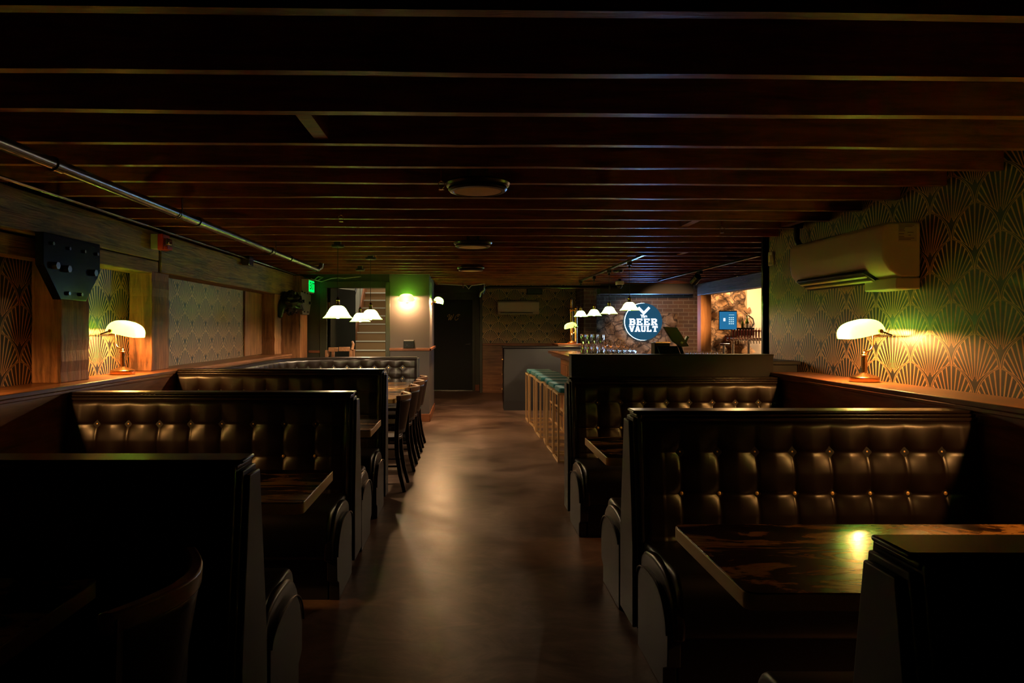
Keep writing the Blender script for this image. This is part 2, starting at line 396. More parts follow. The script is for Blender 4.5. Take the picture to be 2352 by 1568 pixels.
# blocking pieces between joists
def blk(x, ja, label, dx=.03):
    y0 = jd[ja]+slope*x+.02; y1 = jd[ja+1]+slope*x-.02
    o = MB().box(x-dx, x+dx, y0, y1, 2.235 if ja else 2.40, 2.46).build('joist_blocking', M_joist, smooth=False)
    o['kind'] = 'structure'; o['label'] = label; o['category'] = 'blocking'
blk(-.62, 2, 'short blocking board between two joists left of the round ceiling lights')
blk(1.13, 0, 'short blocking board between the nearest joists on the right')
blk(1.74, 8, 'bluish lit blocking board above the bar side')
blk(2.55, 8, 'blocking board near the corner of the right wall')
blk(2.35, 13, 'blocking board above the bar pendants')
blk(3.3, 13, 'blocking board above the bar track light')
# second header row near left wall: nailers
# ledges + wainscot
for sgn, nm, y1 in ((1, 'right', 5.36), (-1, 'left', 9.35)):
    f_ = sgn*XWF; w_ = sgn*(XR-.002) if sgn > 0 else -2.718
    S_(MB().box(f_, w_, -1.2, y1, 0, 1.045), 'wall_%s_wainscot' % nm, M_wain, 'dark wood panelled lower wall on the %s' % nm)
    led = MB().box(f_-sgn*.018, w_, -1.2, y1+.01, 1.052, 1.08).box(f_-sgn*.008, w_, -1.2, y1, 1.03, 1.052)
    S_(led, 'trim_%d' % (2 if sgn > 0 else 3), M_ledge, 'polished wood ledge along the %s wall' % nm, bev=.005)
# left beam, posts
S_(MB().box(-2.715, -2.53, -1.2, 5.63, 1.98, 2.215).box(-2.715, -2.535, 4.3, 5.63, 1.868, 1.975), 'trim_4', M_oldY, 'old grey-brown timber beam over the nearer wall posts', bev=.008)
S_(MB().box(-2.715, -2.52, 5.645, 9.97, 1.885, 2.21), 'trim_5', M_oldY, 'old yellow-lit timber beam over the far left wall', bev=.008)
S_(MB().box(-2.715, -2.60, -1.2, 4.26, 1.84, 1.965), 'trim_6', M_oldY, 'lower timber rail left of the nearest post', bev=.006)
def post(y0, y1, xf, label):
    n = 12; mb = MB(); vs = []
    for i in range(n+1):
        z = 1.08+(1.885-1.08)*i/n; a = random.uniform(-.004, .004); b = random.uniform(-.004, .004)
        vs += [(-2.715, y0+b, z), (xf+a, y0+b, z), (xf+a, y1, z), (-2.715, y1, z)]
    fs = [(i*4+q, i*4+(q+1)%4, (i+1)*4+(q+1)%4, (i+1)*4+q) for i in range(n) for q in range(4)]+[(0,1,2,3), (n*4+3,n*4+2,n*4+1,n*4)]
    o = mb.add(vs, fs).build('timber_post', M_oldZ, bev=.006, smooth=False)
    o['kind'] = 'structure'; return tag(o, label, 'post')
post(4.265, 4.586, -2.53, 'nearest old timber post below the black steel plate')
post(5.50, 5.82, -2.53, 'old timber post just behind the left brass lamp')
post(9.04, 9.36, -2.53, 'old timber post beside the black sculpture')
o = struct(MB().box(-2.715, -2.42, 9.98, 10.42, 0, 2.2).build('timber_post', M_oldZ, bev=.006)); tag(o, 'tall reddish corner post under the exit sign', 'post')
# dark faded board inside the window-like panel
S_(MB().box(-2.715, -2.70, 8.35, 9.04, 1.09, 1.88), 'trim_7', M_oldZ, 'dark board beside the far post')

# steel plates with bolts
def plate(name, y0, y1, yb0, yb1, zt, zm, zb, xf, mat, label, bolts, bm_):
    t_ = thing(name, label, 'plate', (xf, (y0+y1)/2, zb))
    MB().prism([(y0, zt), (y1, zt), (y1, zm), (yb1, zb), (yb0, zb), (y0, zm)], xf-.05, xf).build('plate_body', mat, t_, bev=.003)
    for (y, z, r) in bolts:
        MB().cyl((xf, y, z), (xf+r*1.2, y, z), r, 6).build('bolt', bm_, t_, bev=.001)
plate('steel_gusset_plate', 4.00, 4.62, 4.17, 4.45, 1.99, 1.80, 1.60, -2.475, M_plate, 'black steel gusset plate bolted over the nearest left post',
      [(4.08,1.93,.012),(4.25,1.92,.012),(4.42,1.92,.012),(4.57,1.92,.012),(4.10,1.80,.024),(4.22,1.79,.024),(4.52,1.79,.024),(4.24,1.64,.013),(4.38,1.64,.013)], M_steel)
plate('steel_gusset_plate', 9.78, 10.42, 9.90, 10.30, 1.95, 1.80, 1.63, -2.365, M_plateg, 'grey steel gusset plate on the corner post below the exit sign',
      [(9.84,1.96,.012),(10.0,1.95,.012),(10.18,1.95,.012),(10.36,1.95,.012),(9.9,1.82,.025),(10.3,1.81,.025),(9.98,1.67,.012),(10.2,1.67,.012)], M_black)
# black sculpture
t_ = thing('wall_sculpture', 'glossy black sculpted head hanging beside the far left post', 'sculpture', (-2.45, 9.35, 1.58))
mb = MB(); nu, nv = 40, 26
def hd(a, b):
    th = PI*b; ph = 2*PI*a
    r = .150*(1+.10*math.sin(ph*7+th*5)+.07*math.sin(th*13)+.05*math.sin(ph*15))
    x = r*1.0*math.sin(th)*math.cos(ph); y = r*math.sin(th)*math.sin(ph); z = r*1.0*math.cos(th)
    return (-2.42+x, 9.42+y, 1.78+z)
MB().grid(hd, nu, nv).build('head', M_black, t_, ang=80)
MB().tube([(-2.50,9.35,1.80),(-2.53,9.25,1.70),(-2.51,9.2,1.62),(-2.49,9.18,1.56)], [.09,.075,.05,.02], 12).build('muzzle', M_black, t_, sub=1)
MB().tube([(-2.41,9.5,1.86),(-2.38,9.75,1.80),(-2.37,9.9,1.70)], [.05,.05,.03], 10).build('bracket', M_black, t_)
for a in (0, .9, 1.8, 2.7, 3.6): 
    MB().tube([(-2.42+.11*math.cos(a), 9.40, 1.80+.09*math.sin(a)), (-2.42+.16*math.cos(a+.2), 9.36, 1.80+.13*math.sin(a+.2)), (-2.42+.17*math.cos(a+.5), 9.40, 1.80+.15*math.sin(a+.5))], [.03,.02,.008], 8).build('ridge', M_black, t_)

# half wall
S_(MB().box(.826, 2.405, 5.34, 5.46, .0, 1.212), 'wall_half', M_hw, 'charcoal half wall behind the far right booth')
S_(MB().box(.822, 2.409, 5.335, 5.465, 1.212, 1.22), 'trim_8', M_hw, 'thin cap on the half wall', bev=.002)

# ------------------------------------------------------------------ trims at the back
def rail(pts, z0, z1, d, mat, name, label):
    mb = MB()
    for (x0, y0, x1, y1) in pts: mb.box(x0, x1, y0, y1, z0, z1)
    return S_(mb, name, mat, label, bev=.006)
rail([(-1.17, 10.42, -.53, 10.45), (-.56, 10.42, -.53, 12.03)], 1.085, 1.125, 0, M_trimw, 'trim_9', 'red-brown chair rail round the grey wall block')
rail([(-1.17, 10.435, -.545, 10.45), (-.56, 10.435, -.545, 12.015)], 0, .12, 0, M_trimw, 'baseboard_block', 'red-brown baseboard round the grey wall block')
rail([(-2.42, 10.48, -2.22, 10.5)], 1.05, 1.09, 0, M_trimw, 'trim_10', 'short dark red rail left of the stair doorway')
rail([(.37, 15.14, 2.45, 15.2)], 1.06, 1.10, 0, M_trimw, 'trim_11', 'wood rail under the far wallpaper')
rail([(.37, 15.17, 2.45, 15.2)], 0, 1.06, 0, M_wainX, 'wall_back_wainscot', 'warm wood panelling under the far wallpaper')
rail([(.17, 15.68, .31, 15.7)], 0, .14, 0, M_trimw, 'baseboard_corridor', 'baseboard right of the WC door')
# doorway frame
S_(MB().box(-2.24, -2.13, 10.47, 10.5, 0, 2.14).box(-1.23, -1.16, 10.44, 10.5, 0, 2.14).box(-2.24, -1.16, 10.46, 10.5, 2.05, 2.15).box(-2.15, -2.13, 10.5, 10.65, 0, 2.05), 'trim_12', M_greend, 'green door frame of the stair doorway', bev=.004)
# open door leaf
m = MB(); dx, dy = (-1.86+2.11), .85; L_ = math.hypot(dx, dy)
d_ = thing('door_2', 'open dark green door leaf in the stair doorway', 'door', (-2.11, 10.55, 0)); d_['kind'] = 'structure'
mx = Matrix.Rotation(math.atan2(dy, dx), 3, 'Z')
MB().obox((-2.11+dx/2, 10.56+dy/2, 1.035), (L_/2, .02, 1.025), mx).build('leaf', M_dooru, d_, bev=.003)
for z in (1.78, .35, 1.05): MB().box(-2.135, -2.10, 10.52, 10.555, z-.05, z+.05).build('hinge', M_brass, d_)
# WC door
d_ = thing('door_1', 'black WC door at the end of the corridor', 'door', (-.305, 15.66, 0)); d_['kind'] = 'structure'
MB().box(-.76, .15, 15.64, 15.69, .02, 2.085).build('leaf', M_dooru, d_, bev=.004)
h = MB().cyl((.085, 15.64, 1.07), (.085, 15.60, 1.07), .034, 20).build('rosette', M_chrome, d_, bev=.003)
MB().tube([(.085, 15.60, 1.07), (.06, 15.585, 1.07), (-.01, 15.585, 1.065)], .012, 10).build('lever', M_chrome, d_)
MB().box(-.76, .15, 15.63, 15.69, 0, .022).build('threshold', M_steel, d_)
wc = MB()
def stroke(mb, pts, r, ox, oz, sc, y): mb.tube([(ox+(x+.28*z)*sc, y, oz+z*sc) for x, z in pts], r, 6)
def bez(P, n=8):
    out = []
    for i in range(len(P)-1):
        p0 = P[max(i-1,0)]; p1 = P[i]; p2 = P[i+1]; p3 = P[min(i+2,len(P)-1)]
        for k_ in range(n):
            t0 = k_/n
            out.append(tuple(.5*((2*p1[c])+(-p0[c]+p2[c])*t0+(2*p0[c]-5*p1[c]+4*p2[c]-p3[c])*t0**2+(-p0[c]+3*p1[c]-3*p2[c]+p3[c])*t0**3) for c in (0,1)))
    out.append(tuple(P[-1])); return out
Wp = bez([(-.10,.62),(-.22,.62),(-.22,.85),(0,.98),(.10,.85),(.08,.3),(.10,.02),(.28,.35),(.42,.85),(.40,.3),(.44,.02),(.64,.4),(.72,.95),(.66,1.05)])
Cp = bez([(.66,.78),(.60,.62),(.50,.72),(.62,.98),(.82,1.0),(.80,.85),(.66,1.02),(.40,.98),(.18,.62),(.16,.22),(.36,.0),(.60,.10),(.74,.32)])
stroke(wc, Wp, .0085, -.41, 1.62, .13, 15.632); stroke(wc, Cp, .0085, -.28, 1.62, .13, 15.632)
wc.build('wc_lettering', M_gold, d_)
S_(MB().box(-.83, -.76, 15.66, 15.7, 0, 2.14).box(.15, .21, 15.66, 15.7, 0, 2.14).box(-.83, .21, 15.655, 15.7, 2.085, 2.15), 'trim_13', M_greend, 'green door frame of the WC door', bev=.004)
# stairs
st = thing('staircase', 'tan stairs with pale nosings rising behind the doorway', 'stairs', (-1.85, 13.75, 0)); st['kind'] = 'structure'
for i in range(15):
    y = 13.75+.25*i; z = .19*(i+1)
    s_ = MB().box(-2.43, -1.21, y, y+.27, max(0, z-.19), z).build('step', M_tan, st)
    MB().box(-2.425, -1.215, y-.03, y+.01, z-.006, z+.022).build('nosing', M_nose, s_)
MB().prism([(13.45,0),(13.7,.34),(17.7,3.4),(17.7,3.0),(13.9,0)], -2.465, -2.43).build('stringer', M_trimw, st)
MB().cyl((-2.40, 13.2, 1.0), (-2.40, 17.4, 4.15), .022, 12).build('handrail', M_blackp, st)
light('stair_light', 'AREA', (-1.85, 13.1, 2.43), P_STAIR, (1, .78, .5), size=.5)
light('stair_upper_light', 'AREA', (-1.85, 16.0, 4.1), P_STAIR*1.2, (1, .85, .62), size=.6)

# ------------------------------------------------------------------ wallpaper wall fittings
def split_ac(name, label, loc, L, prof_sign, axis, power=0):
    pass
def ac_unit(label, x, y0, y1, zt, lab=True):
    t_ = thing('air_conditioner', label, 'air conditioner', (x, (y0+y1)/2, zt-.32))
    pr = [(x, zt), (x-.20, zt), (x-.222, zt-.02), (x-.232, zt-.15), (x-.222, zt-.225), (x-.185, zt-.285), (x-.12, zt-.325), (x, zt-.325)]
    MB().prism([(a, b) for a, b in pr], y0+.0, y1, 'y').build('housing', M_white, t_, bev=.012, seg=4)
    # louvre mouth
    MB().obox((x-.165, (y0+y1)/2+.06, zt-.308), (.062, (y1-y0)/2-.15, .012), Matrix.Rotation(math.radians(-32), 3, 'Y').inverted()).build('air_outlet', M_black, t_, bev=.003)
    for q in (-.03, .012): 
        MB().obox((x-.165+q*.9, (y0+y1)/2+.06, zt-.322-q*.6), (.008, (y1-y0)/2-.16, .010), Matrix.Rotation(math.radians(32), 3, 'Y')).build('louvre', M_white, t_)
    MB().box(x-.145, x-.0, y0+.0, y0+.33, zt-.398, zt-.328).build('pipe_cover', M_white, t_, bev=.01, seg=3)
    if lab:
        s_ = MB().box(x-.135, x-.025, y0-.0008, y0+.002, zt-.115, zt-.010).build('rating_sticker', M('sticker_paper', (.66,.60,.47), .5), t_)
        mb = MB()
        for i, (a, b) in enumerate([(0,.9),(0,.8),(0,.35),(0,.3),(0,.35),(.5,.85),(0,.3),(.55,.7),(0,.3),(0,.9),(0,.7)]):
            z = zt-.018-i*.0085; mb.box(x-.13+a*.1, x-.13+b*.1, y0-.0016, y0-.0006, z-.0022, z+.0012)
        mb.build('printed_lines', M('sticker_ink', (.12,.07,.03), .6), s_)
    return t_
ac_unit('large cream wall air conditioner above the right ledge lamp', 2.706, 4.06, 5.22, 2.055)
t_ = thing('air_conditioner', 'small white air conditioner on the far papered wall', 'air conditioner', (1.16, 15.18, 1.78))
MB().prism([(15.195,2.035),(15.0,2.035),(14.97,2.0),(14.97,1.85),(15.0,1.79),(15.06,1.74),(15.195,1.74)], .70, 1.61, 'x').build('housing', M_white, t_, bev=.012, seg=3)
MB().box(.76, 1.47, 14.985, 15.06, 1.755, 1.775).build('air_outlet', M_black, t_)
MB().box(.76, 1.47, 14.975, 14.985, 1.752, 1.762).build('louvre', M_white, t_)
tag(MB().box(1.35, 1.68, 14.98, 15.19, 2.18, 2.31).build('speaker', M_blackp, bev=.01), 'black box speaker high on the far papered wall', 'speaker')
t_ = thing('wall_switch', 'pale slim sensor high on the right wall corner', 'switch', (2.70, 6.04, 2.03))
MB().box(2.69, 2.709, 6.00, 6.08, 1.98, 2.10).build('body', M_whiteb, t_, bev=.005)
MB().box(2.685, 2.69, 6.02, 6.06, 2.01, 2.07).build('rocker', M_white, t_, bev=.002)
tag(MB().tube([(2.65, 5.47, 2.26), (2.65, 5.47, 2.14), (2.655, 5.44, 2.09), (2.67, 5.36, 2.055), (2.675, 5.25, 2.04)], .022, 12).build('insulated_pipe', M_blackp), 'black insulated pipe dropping to the large air conditioner', 'pipe')

# fire strobe
t_ = thing('fire_alarm_strobe', 'red fire alarm strobe on the left beam', 'alarm', (-2.5, 5.55, 2.06))
MB().box(-2.535, -2.475, 5.48, 5.60, 2.062, 2.182).build('back_box', M_whiteb, t_, bev=.002)
MB().box(-2.475, -2.43, 5.475, 5.605, 2.055, 2.185).build('housing', M_red, t_, bev=.006)
MB().box(-2.43, -2.395, 5.50, 5.58, 2.095, 2.15).build('lens', M_chrome, t_, bev=.01)
MB().box(-2.43, -2.40, 5.49, 5.59, 2.058, 2.09).build('sounder', M_red, t_, bev=.006)
# exit sign
t_ = thing('exit_sign', 'glowing green EXIT sign on the left corner post', 'sign', (-2.33, 10.24, 1.95))
MB().box(-2.42, -2.315, 10.05, 10.42, 1.955, 2.155).build('housing', M_whiteb, t_, bev=.004)
MB().box(-2.316, -2.308, 10.07, 10.40, 1.975, 2.135).build('lit_face', M_exit, t_)
def text_mesh(body, size, parent, name, mat, loc, rot, extrude=.002, offset=0, align='CENTER', shear=0, spacing=1.0):
    cu = bpy.data.curves.new(name, 'FONT'); cu.body = body; cu.size = size; cu.extrude = extrude; cu.offset = offset; cu.align_x = align; cu.align_y = 'CENTER'; cu.shear = shear; cu.space_character = spacing
    ob = bpy.data.objects.new('tmp', cu); COL.objects.link(ob)
    dg = bpy.context.evaluated_depsgraph_get(); me = bpy.data.meshes.new_from_object(ob.evaluated_get(dg)); bpy.data.objects.remove(ob)
    me.name = name; me.materials.clear(); me.materials.append(mat)
    o = bpy.data.objects.new(name, me); COL.objects.link(o)
    if parent:
        o.parent = parent; o.location = Vector(loc)-parent.location
    else: o.location = loc
    o.rotation_euler = rot; return o
text_mesh('EXIT', .15, t_, 'exit_letters', M_greend, (-2.305, 10.235, 2.055), (PI/2, 0, PI/2), .001, .002)

# ------------------------------------------------------------------ pipes and conduits
t_ = thing('sprinkler_pipe', 'large shiny steel pipe under the joists on the left', 'pipe', (-1.8, 5, 2.14))
MB().cyl((-1.80, .4, 2.14), (-1.80, 8.25, 2.14), .027, 20).build('pipe_run', M_steel, t_)
for y in (3.0, 4.6, 6.3, 7.0): MB().cyl((-1.80, y-.03, 2.14), (-1.80, y+.03, 2.14), .033, 20).build('coupling', M_steel, t_)
MB().tube([(-1.80,8.25,2.14),(-1.80,8.30,2.145),(-1.77,8.33,2.17),(-1.76,8.33,2.22)], .03, 14).build('elbow', M_steel, t_)
for y in (2.55, 4.25, 6.35): MB().tube([(-1.80-.034*math.cos(a), y, 2.14-.034*math.sin(a)) for a in [PI*k/8-0 for k in range(9)]]+[(-1.80+.034, y, 2.24)], .004, 6).build('hanger_strap', M_steel, t_)
t_ = thing('electrical_conduit', 'thin conduit along the top of the left beam', 'conduit', (-2.45, 5, 2.23))
MB().tube([(-2.46, .4, 2.232), (-2.46, 10.1, 2.205), (-2.36, 10.35, 2.18)], .011, 10).build('conduit_run', M_steel, t_)
MB().box(-2.50, -2.42, 7.62, 7.78, 2.13, 2.24).build('junction_box', M_steel, t_, bev=.004)
tag(MB().tube([(-2.36, 10.35, 2.18), (-2.2, 10.4, 2.14), (-2.05, 10.42, 2.19), (-1.95,10.42,2.20),(-1.85,10.42,2.19), (-1.6, 10.4, 2.215)], .007, 8).build('loose_cable', M_wire), 'loose pale cable sagging below the joists above the stair doorway', 'cable')
tag(MB().tube([(-2.30, 10.38, 2.17), (-2.24, 10.36, 2.21), (-2.17, 10.38, 2.20), (-2.24,10.36,2.16)], .006, 8).build('cable_loop', M_wire), 'green lit loop of cable above the exit sign', 'cable')
tag(MB().tube([(-.5, 12.2, 2.474), (-.5, 12.2, 2.222), (0, 12.15, 2.19), (.05,12.15,2.13),(.1,12.15,2.19), (.34, 12.2, 2.224)], .007, 8).build('loose_cable', M_wire), 'pale cable strung across the corridor ceiling', 'cable')
t_ = thing('overhead_pipe', 'dark horizontal pipe crossing before the far papered wall', 'pipe', (1.4, 12.45, 2.17))
MB().tube([(.30, 12.45, 2.06), (.34, 12.45, 2.16), (.45, 12.45, 2.18), (2.75, 12.45, 2.18)], .028, 14).build('pipe_run', M_black, t_)
MB().tube([(.32, 12.42, 2.24), (.32, 12.42, 2.13), (.26,12.42,2.08), (.24, 12.42, 2.00)], .03, 12).build('valve_body', M_steel, t_)
MB().tube([(2.35, 12.40, 2.24), (2.62, 12.40, 2.24), (2.62, 12.40, 2.12)], .01, 8).build('hook_pipe', M_steel, t_)
# sprinkler heads
def sprinkler(x, y, label, z=2.19):
    t_ = thing('fire_sprinkler', label, 'sprinkler', (x, y, z))
    MB().cyl((x, y, 2.472), (x, y, z+.012), .009, 10).build('stem', M_brass, t_)
    MB().tube([(x-.004,y,z+.012),(x-.016,y,z+.004),(x-.015,y,z-.018),(x,y,z-.03),(x+.015,y,z-.018),(x+.016,y,z+.004),(x+.004,y,z+.012)], .0025, 6).build('yoke', M_brass, t_)
    MB().cyl((x, y, z-.03), (x, y, z-.033), .016, 12).build('deflector', M_brass, t_)
sprinkler(-.86, 4.70, 'tiny brass sprinkler head left of the round ceiling lights')
sprinkler(1.97, 5.25, 'brass sprinkler head above the bar end')
sprinkler(-.13*1, 3.62, 'small brass sprinkler head left of the nearest round ceiling light')
sprinkler(-.05, 12.1, 'brass sprinkler head before the WC door', 2.17)

# round ceiling lights
def disc(x, y, label, z=2.165):
    t_ = thing('ceiling_light', label, 'ceiling light', (x, y, z), 'round flush ceiling lights along the aisle')
    MB().lathe([(.06,.055),(.165,.05),(.176,.04),(.170,.028),(.158,.022),(.160,.010),(.150,.0),(.132,-.003),(.127,.006),(.0,.006)], (x,y,z), 64).build('ring_housing', M_black, t_, ang=25)
    MB().lathe([(.0,.004),(.128,.004),(.128,.0),(.10,-.003),(0,-.004)], (x,y,z), 48).build('diffuser', M_diff, t_)
    MB().cyl((x, y, z+.05), (x, y, 2.472), .06, 24).build('mounting_plate', M_steel, t_)
disc(.064, 3.71, 'nearest and largest of the round black ceiling lights')
disc(.064, 6.25, 'middle of the three round black ceiling lights')
disc(.064, 8.80, 'farthest of the three round black ceiling lights')

# ------------------------------------------------------------------ green glass shades
def banker_shade(parent, c, sx, mat, a=.112, b=.135, h=.098, tilt=14):
    # superellipsoid dome, open below, long axis Y; lip dropped toward sx
    mb = MB(); nu, nv = 48, 14
    rot = Matrix.Rotation(math.radians(tilt)*sx, 3, 'Y')
    def fn(u, v):
        ph = 2*PI*u; th = (PI/2)*v
        cp, sp = math.cos(ph), math.sin(ph)
        ex = math.copysign(abs(cp)**.75, cp); ey = math.copysign(abs(sp)**.42, sp)
        k = math.cos(th)**.75; z = math.sin(th)**.8
        p = rot@Vector((a*k*ex, b*k*ey, h*z))
        return Vector(c)+p
    o = mb.grid(fn, nu, nv).build('glass_shade', mat, parent, weld=True, ang=180)
    pass
    return o
def banker_lamp(loc, sx, label, power=None, flip=False):
    # sx = direction (+1/-1) in which the shade reaches; lamp base centre at loc
    x, y, z = loc
    t_ = thing('bankers_lamp', label, 'lamp', loc)
    MB().lathe([(.0,0),(.083,0),(.085,.004),(.085,.030),(.080,.034),(.074,.036),(.030,.052),(.016,.060),(.0,.060)], loc, 40).build('base', M_brass, t_, ang=30)
    MB().lathe([(.0,.055),(.0165,.056),(.0165,.16),(.021,.164),(.021,.170),(.011,.178),(.013,.184),(.006,.192),(.006,.205),(.0,.207)], loc, 24).build('stem', M_brass, t_, ang=30)
    r = -sx
    MB().tube([(x,y,z+.193)]+[(x+r*(.008+.047*math.sin(q)), y, z+.193+.052*(1-math.cos(q))) for q in [PI/2*k/8 for k in range(9)]]+[(x+r*.055,y,z+.30)], .0055, 10).build('curved_arm', M_brass, t_)
    cx = x+sx*.022; cz = z+.293
    MB().tube([(x+r*.055,y,z+.298),(x+r*.105,y,z+.296)], .006, 8).build('pivot_bar', M_brass, t_)
    for s in (-1, 1):
        MB().tube([(x+r*.105,y,z+.296),(x+r*.09,y+s*.139,z+.300),(x+r*.02,y+s*.141,z+.325)], .005, 8).build('shade_bracket', M_black, t_)
        MB().cyl((x+r*.02,y+s*.130,z+.325), (x+r*.02,y+s*.148,z+.325), .012, 14).build('shade_knob', M_brass, t_)
    banker_shade(t_, (cx, y, z+.300), sx, M_shade)
    MB().sphere((x+sx*.045, y, z+.318), .020, 14, 10, (1,1.5,1)).build('bulb', bulb_mat(power or P_BANK, .02, 1.4, WARM), t_)
    return t_
banker_lamp((2.56, 4.385, 1.081), -1, 'lit brass lamp with green glass shade on the right ledge under the air conditioner')
banker_lamp((2.56, 2.30, 1.081), -1, 'lit brass green-shaded lamp on the near right ledge, beyond the picture edge')
banker_lamp((-2.56, 5.09, 1.081), 1, 'lit brass lamp with green glass shade on the left ledge between two posts')
banker_lamp((-2.56, 3.05, 1.081), 1, 'lit brass green-shaded lamp on the near left ledge, beyond the picture edge')
banker_lamp((1.99, 12.8, 1.141), -1, 'lit green-shaded brass lamp at the far end of the bar', 22)

# wall sconces
def sconce(loc, nrm, label, power):
    # nrm 'y' faces -Y ; 'x' faces +X
    x, y, z = loc
    t_ = thing('wall_sconce', label, 'wall lamp', loc, world=False)
    if nrm == 'y': t_.rotation_euler.z = 0
    else: t_.rotation_euler.z = PI/2
    MB().cyl((0,0,0), (0,-.015,0), .045, 24).build('wall_plate', M_brass, t_, bev=.003)
    MB().tube([(0,-.01,0),(0,-.05,.01),(0,-.075,.0)], .008, 8).build('arm', M_brass, t_)
    for s in (-1, 1):
        MB().tube([(0,-.07,0),(s*.124,-.075,0),(s*.126,-.11,0)], .004, 8).build('shade_bracket', M_brass, t_)
    mb = MB()
    rot = Matrix.Rotation(math.radians(26), 3, 'X')
    def fn(u, v):
        ph = 2*PI*u; th = (PI/2)*v
        cp, sp = math.cos(ph), math.sin(ph)
        ey = math.copysign(abs(cp)**.75, cp); ex = math.copysign(abs(sp)**.42, sp)
        k = math.cos(th)**.75
        p = rot@Vector((.115*k*ex, .078*k*ey, .088*math.sin(th)**.8))
        return Vector((0, -.115, 0))+p
    o = mb.grid(fn, 44, 12).build('glass_shade', M_shade3, t_, weld=True, ang=180)
    pass
    MB().sphere((0,-.112,.012), .024, 14, 10, (1.6,1,1)).build('bulb', bulb_mat(power, .024, 1.5, WARM2), t_)
    return t_
sconce((-.90, 10.45, 1.86), 'y', 'bright green glass wall lamp on the front of the grey wall block', P_SCON)
sconce((-.56, 11.0, 1.845), 'x', 'green glass wall lamp on the side of the grey block by the WC corridor', P_SCON*1.7)
t_ = thing('card_reader_box', 'black box with a small light above the chair rail', 'box', (-.87, 10.44, 1.125))
MB().box(-.95, -.79, 10.40, 10.448, 1.128, 1.255).build('body', M_blackp, t_, bev=.005)
MB().box(-.945, -.795, 10.395, 10.405, 1.235, 1.25).build('top_strip', M_whiteb, t_)
MB().cyl((-.90,10.40,1.165), (-.90,10.392,1.165), .012, 12).build('knob', M_chrome, t_)

# pendants
def pendant(x, y, zs, R, label, group, zc, power, canopy=True, mat=None):
    t_ = thing('pendant_lamp', label, 'pendant lamp', (x, y, zs), group)
    k = R/.135
    prof = [(.026,.118),(.040,.116),(.058,.106),(.074,.088),(.090,.060),(.106,.032),(.122,.014),(.134,.004),(.135,.0)]
    n = 48; mb = MB(); pr = [(r*k, z*k) for r, z in prof]; vs = []
    for i in range(n):
        a = 2*PI*i/n; fl = 1+(.022 if i % 2 else -.0)
        for r, z in pr: vs.append((x+r*fl*math.cos(a), y+r*fl*math.sin(a), zs+z))
    m_ = len(pr)
    mb.add(vs, [(i*m_+j, ((i+1)%n)*m_+j, ((i+1)%n)*m_+j+1, i*m_+j+1) for i in range(n) for j in range(m_-1)])
    o = mb.build('glass_shade', M_shade2, t_, ang=60); pass
    MB().lathe([(.0,.112*k),(.034*k,.112*k),(.034*k,.122*k),(.019,.128*k),(.019,.165*k),(.022,.168*k),(.012,.185*k),(.006,.20*k),(.0,.20*k)], (x,y,zs), 24).build('socket', M_brass, t_, ang=30)
    MB().cyl((x,y,zs+.19*k), (x,y,zc), .003, 8).build('cord', M_black, t_)
    if canopy:
        MB().lathe([(0,0),(.055,.0),(.062,.008),(.062,.022),(0,.024)], (x,y,zc-.01), 32).build('canopy', M_black, t_); MB().box(x-.03,x+.03,y-.03,y+.03,zc+.01,2.472).build('mounting_box', M_black, t_)
    else:
        MB().box(x-.02, x+.02, y-.035, y+.035, zc-.03, zc+.01).build('track_adapter', M_black, t_)
        MB().cyl((x,y,zc-.06), (x,y,zc-.03), .012, 10).build('strain_relief', M_black, t_)
    MB().sphere((x,y,zs+.028*k), .030*k, 16, 10).build('bulb', bulb_mat(power, .03*k, 1.0, (1,.68,.42)), t_)
gp = 'pendant lamps over the corner banquette'
pendant(-1.21, 6.45, 1.520, .137, 'nearest and largest yellow-green glass pendant over the banquette', gp, 2.20, P_PEND)
pendant(-1.06, 7.60, 1.523, .129, 'rightmost of the three banquette pendants, in front of the stairs', gp, 2.20, P_PEND)
pendant(-1.40, 9.04, 1.514, .133, 'farthest banquette pendant, partly behind another shade', gp, 2.20, P_PEND)
gp = 'pendant lamps on the bar track'
for (x, y, zs, lab) in ((1.845, 7.70, 1.628, 'nearest bar pendant, in front of the round sign'), (1.83, 8.72, 1.612, 'second bar pendant, just left of the round sign'),
                        (1.84, 9.80, 1.607, 'third bar pendant from the round sign'), (1.81, 10.75, 1.612, 'farthest bar pendant, above the lamp at the bar end')):
    pendant(x, y, zs, .107, lab, gp, 2.165, P_BARP, False)
def track(x, y0, y1, label, z=2.185):
    t_ = thing('track_rail', label, 'track', (x, y0, z))
    MB().box(x-.018, x+.018, y0, y1, z-.012, z+.012).build('rail_body', M_black, t_, bev=.002)
    MB().box(x-.006, x+.006, y0+.01, y1-.01, z-.0135, z-.012).build('conductor_slot', M_steel, t_)
    MB().box(x-.02, x+.02, y1-.05, y1, z-.016, z+.02).build('end_feed', M_black, t_)
track(1.83, 7.0, 10.95, 'black ceiling track holding the four bar pendants')
track(3.05, 7.1, 10.75, 'black ceiling track with spotlight over the back bar')
t_ = thing('track_spotlight', 'black spotlight hanging from the right ceiling track', 'spotlight', (3.05, 8.9, 2.1))
MB().box(3.03, 3.07, 8.85, 8.97, 2.13, 2.17).build('adapter', M_black, t_)
MB().cyl((3.05, 8.9, 2.14), (3.05, 8.9, 2.08), .008, 8).build('yoke', M_black, t_)
MB().cyl((3.02, 8.88, 2.10), (2.99, 8.98, 2.03), .05, 20).build('head', M_black, t_, bev=.004)
t_ = thing('security_camera', 'small white dome camera under the joists above the sign', 'camera', (2.35, 11.0, 2.1))
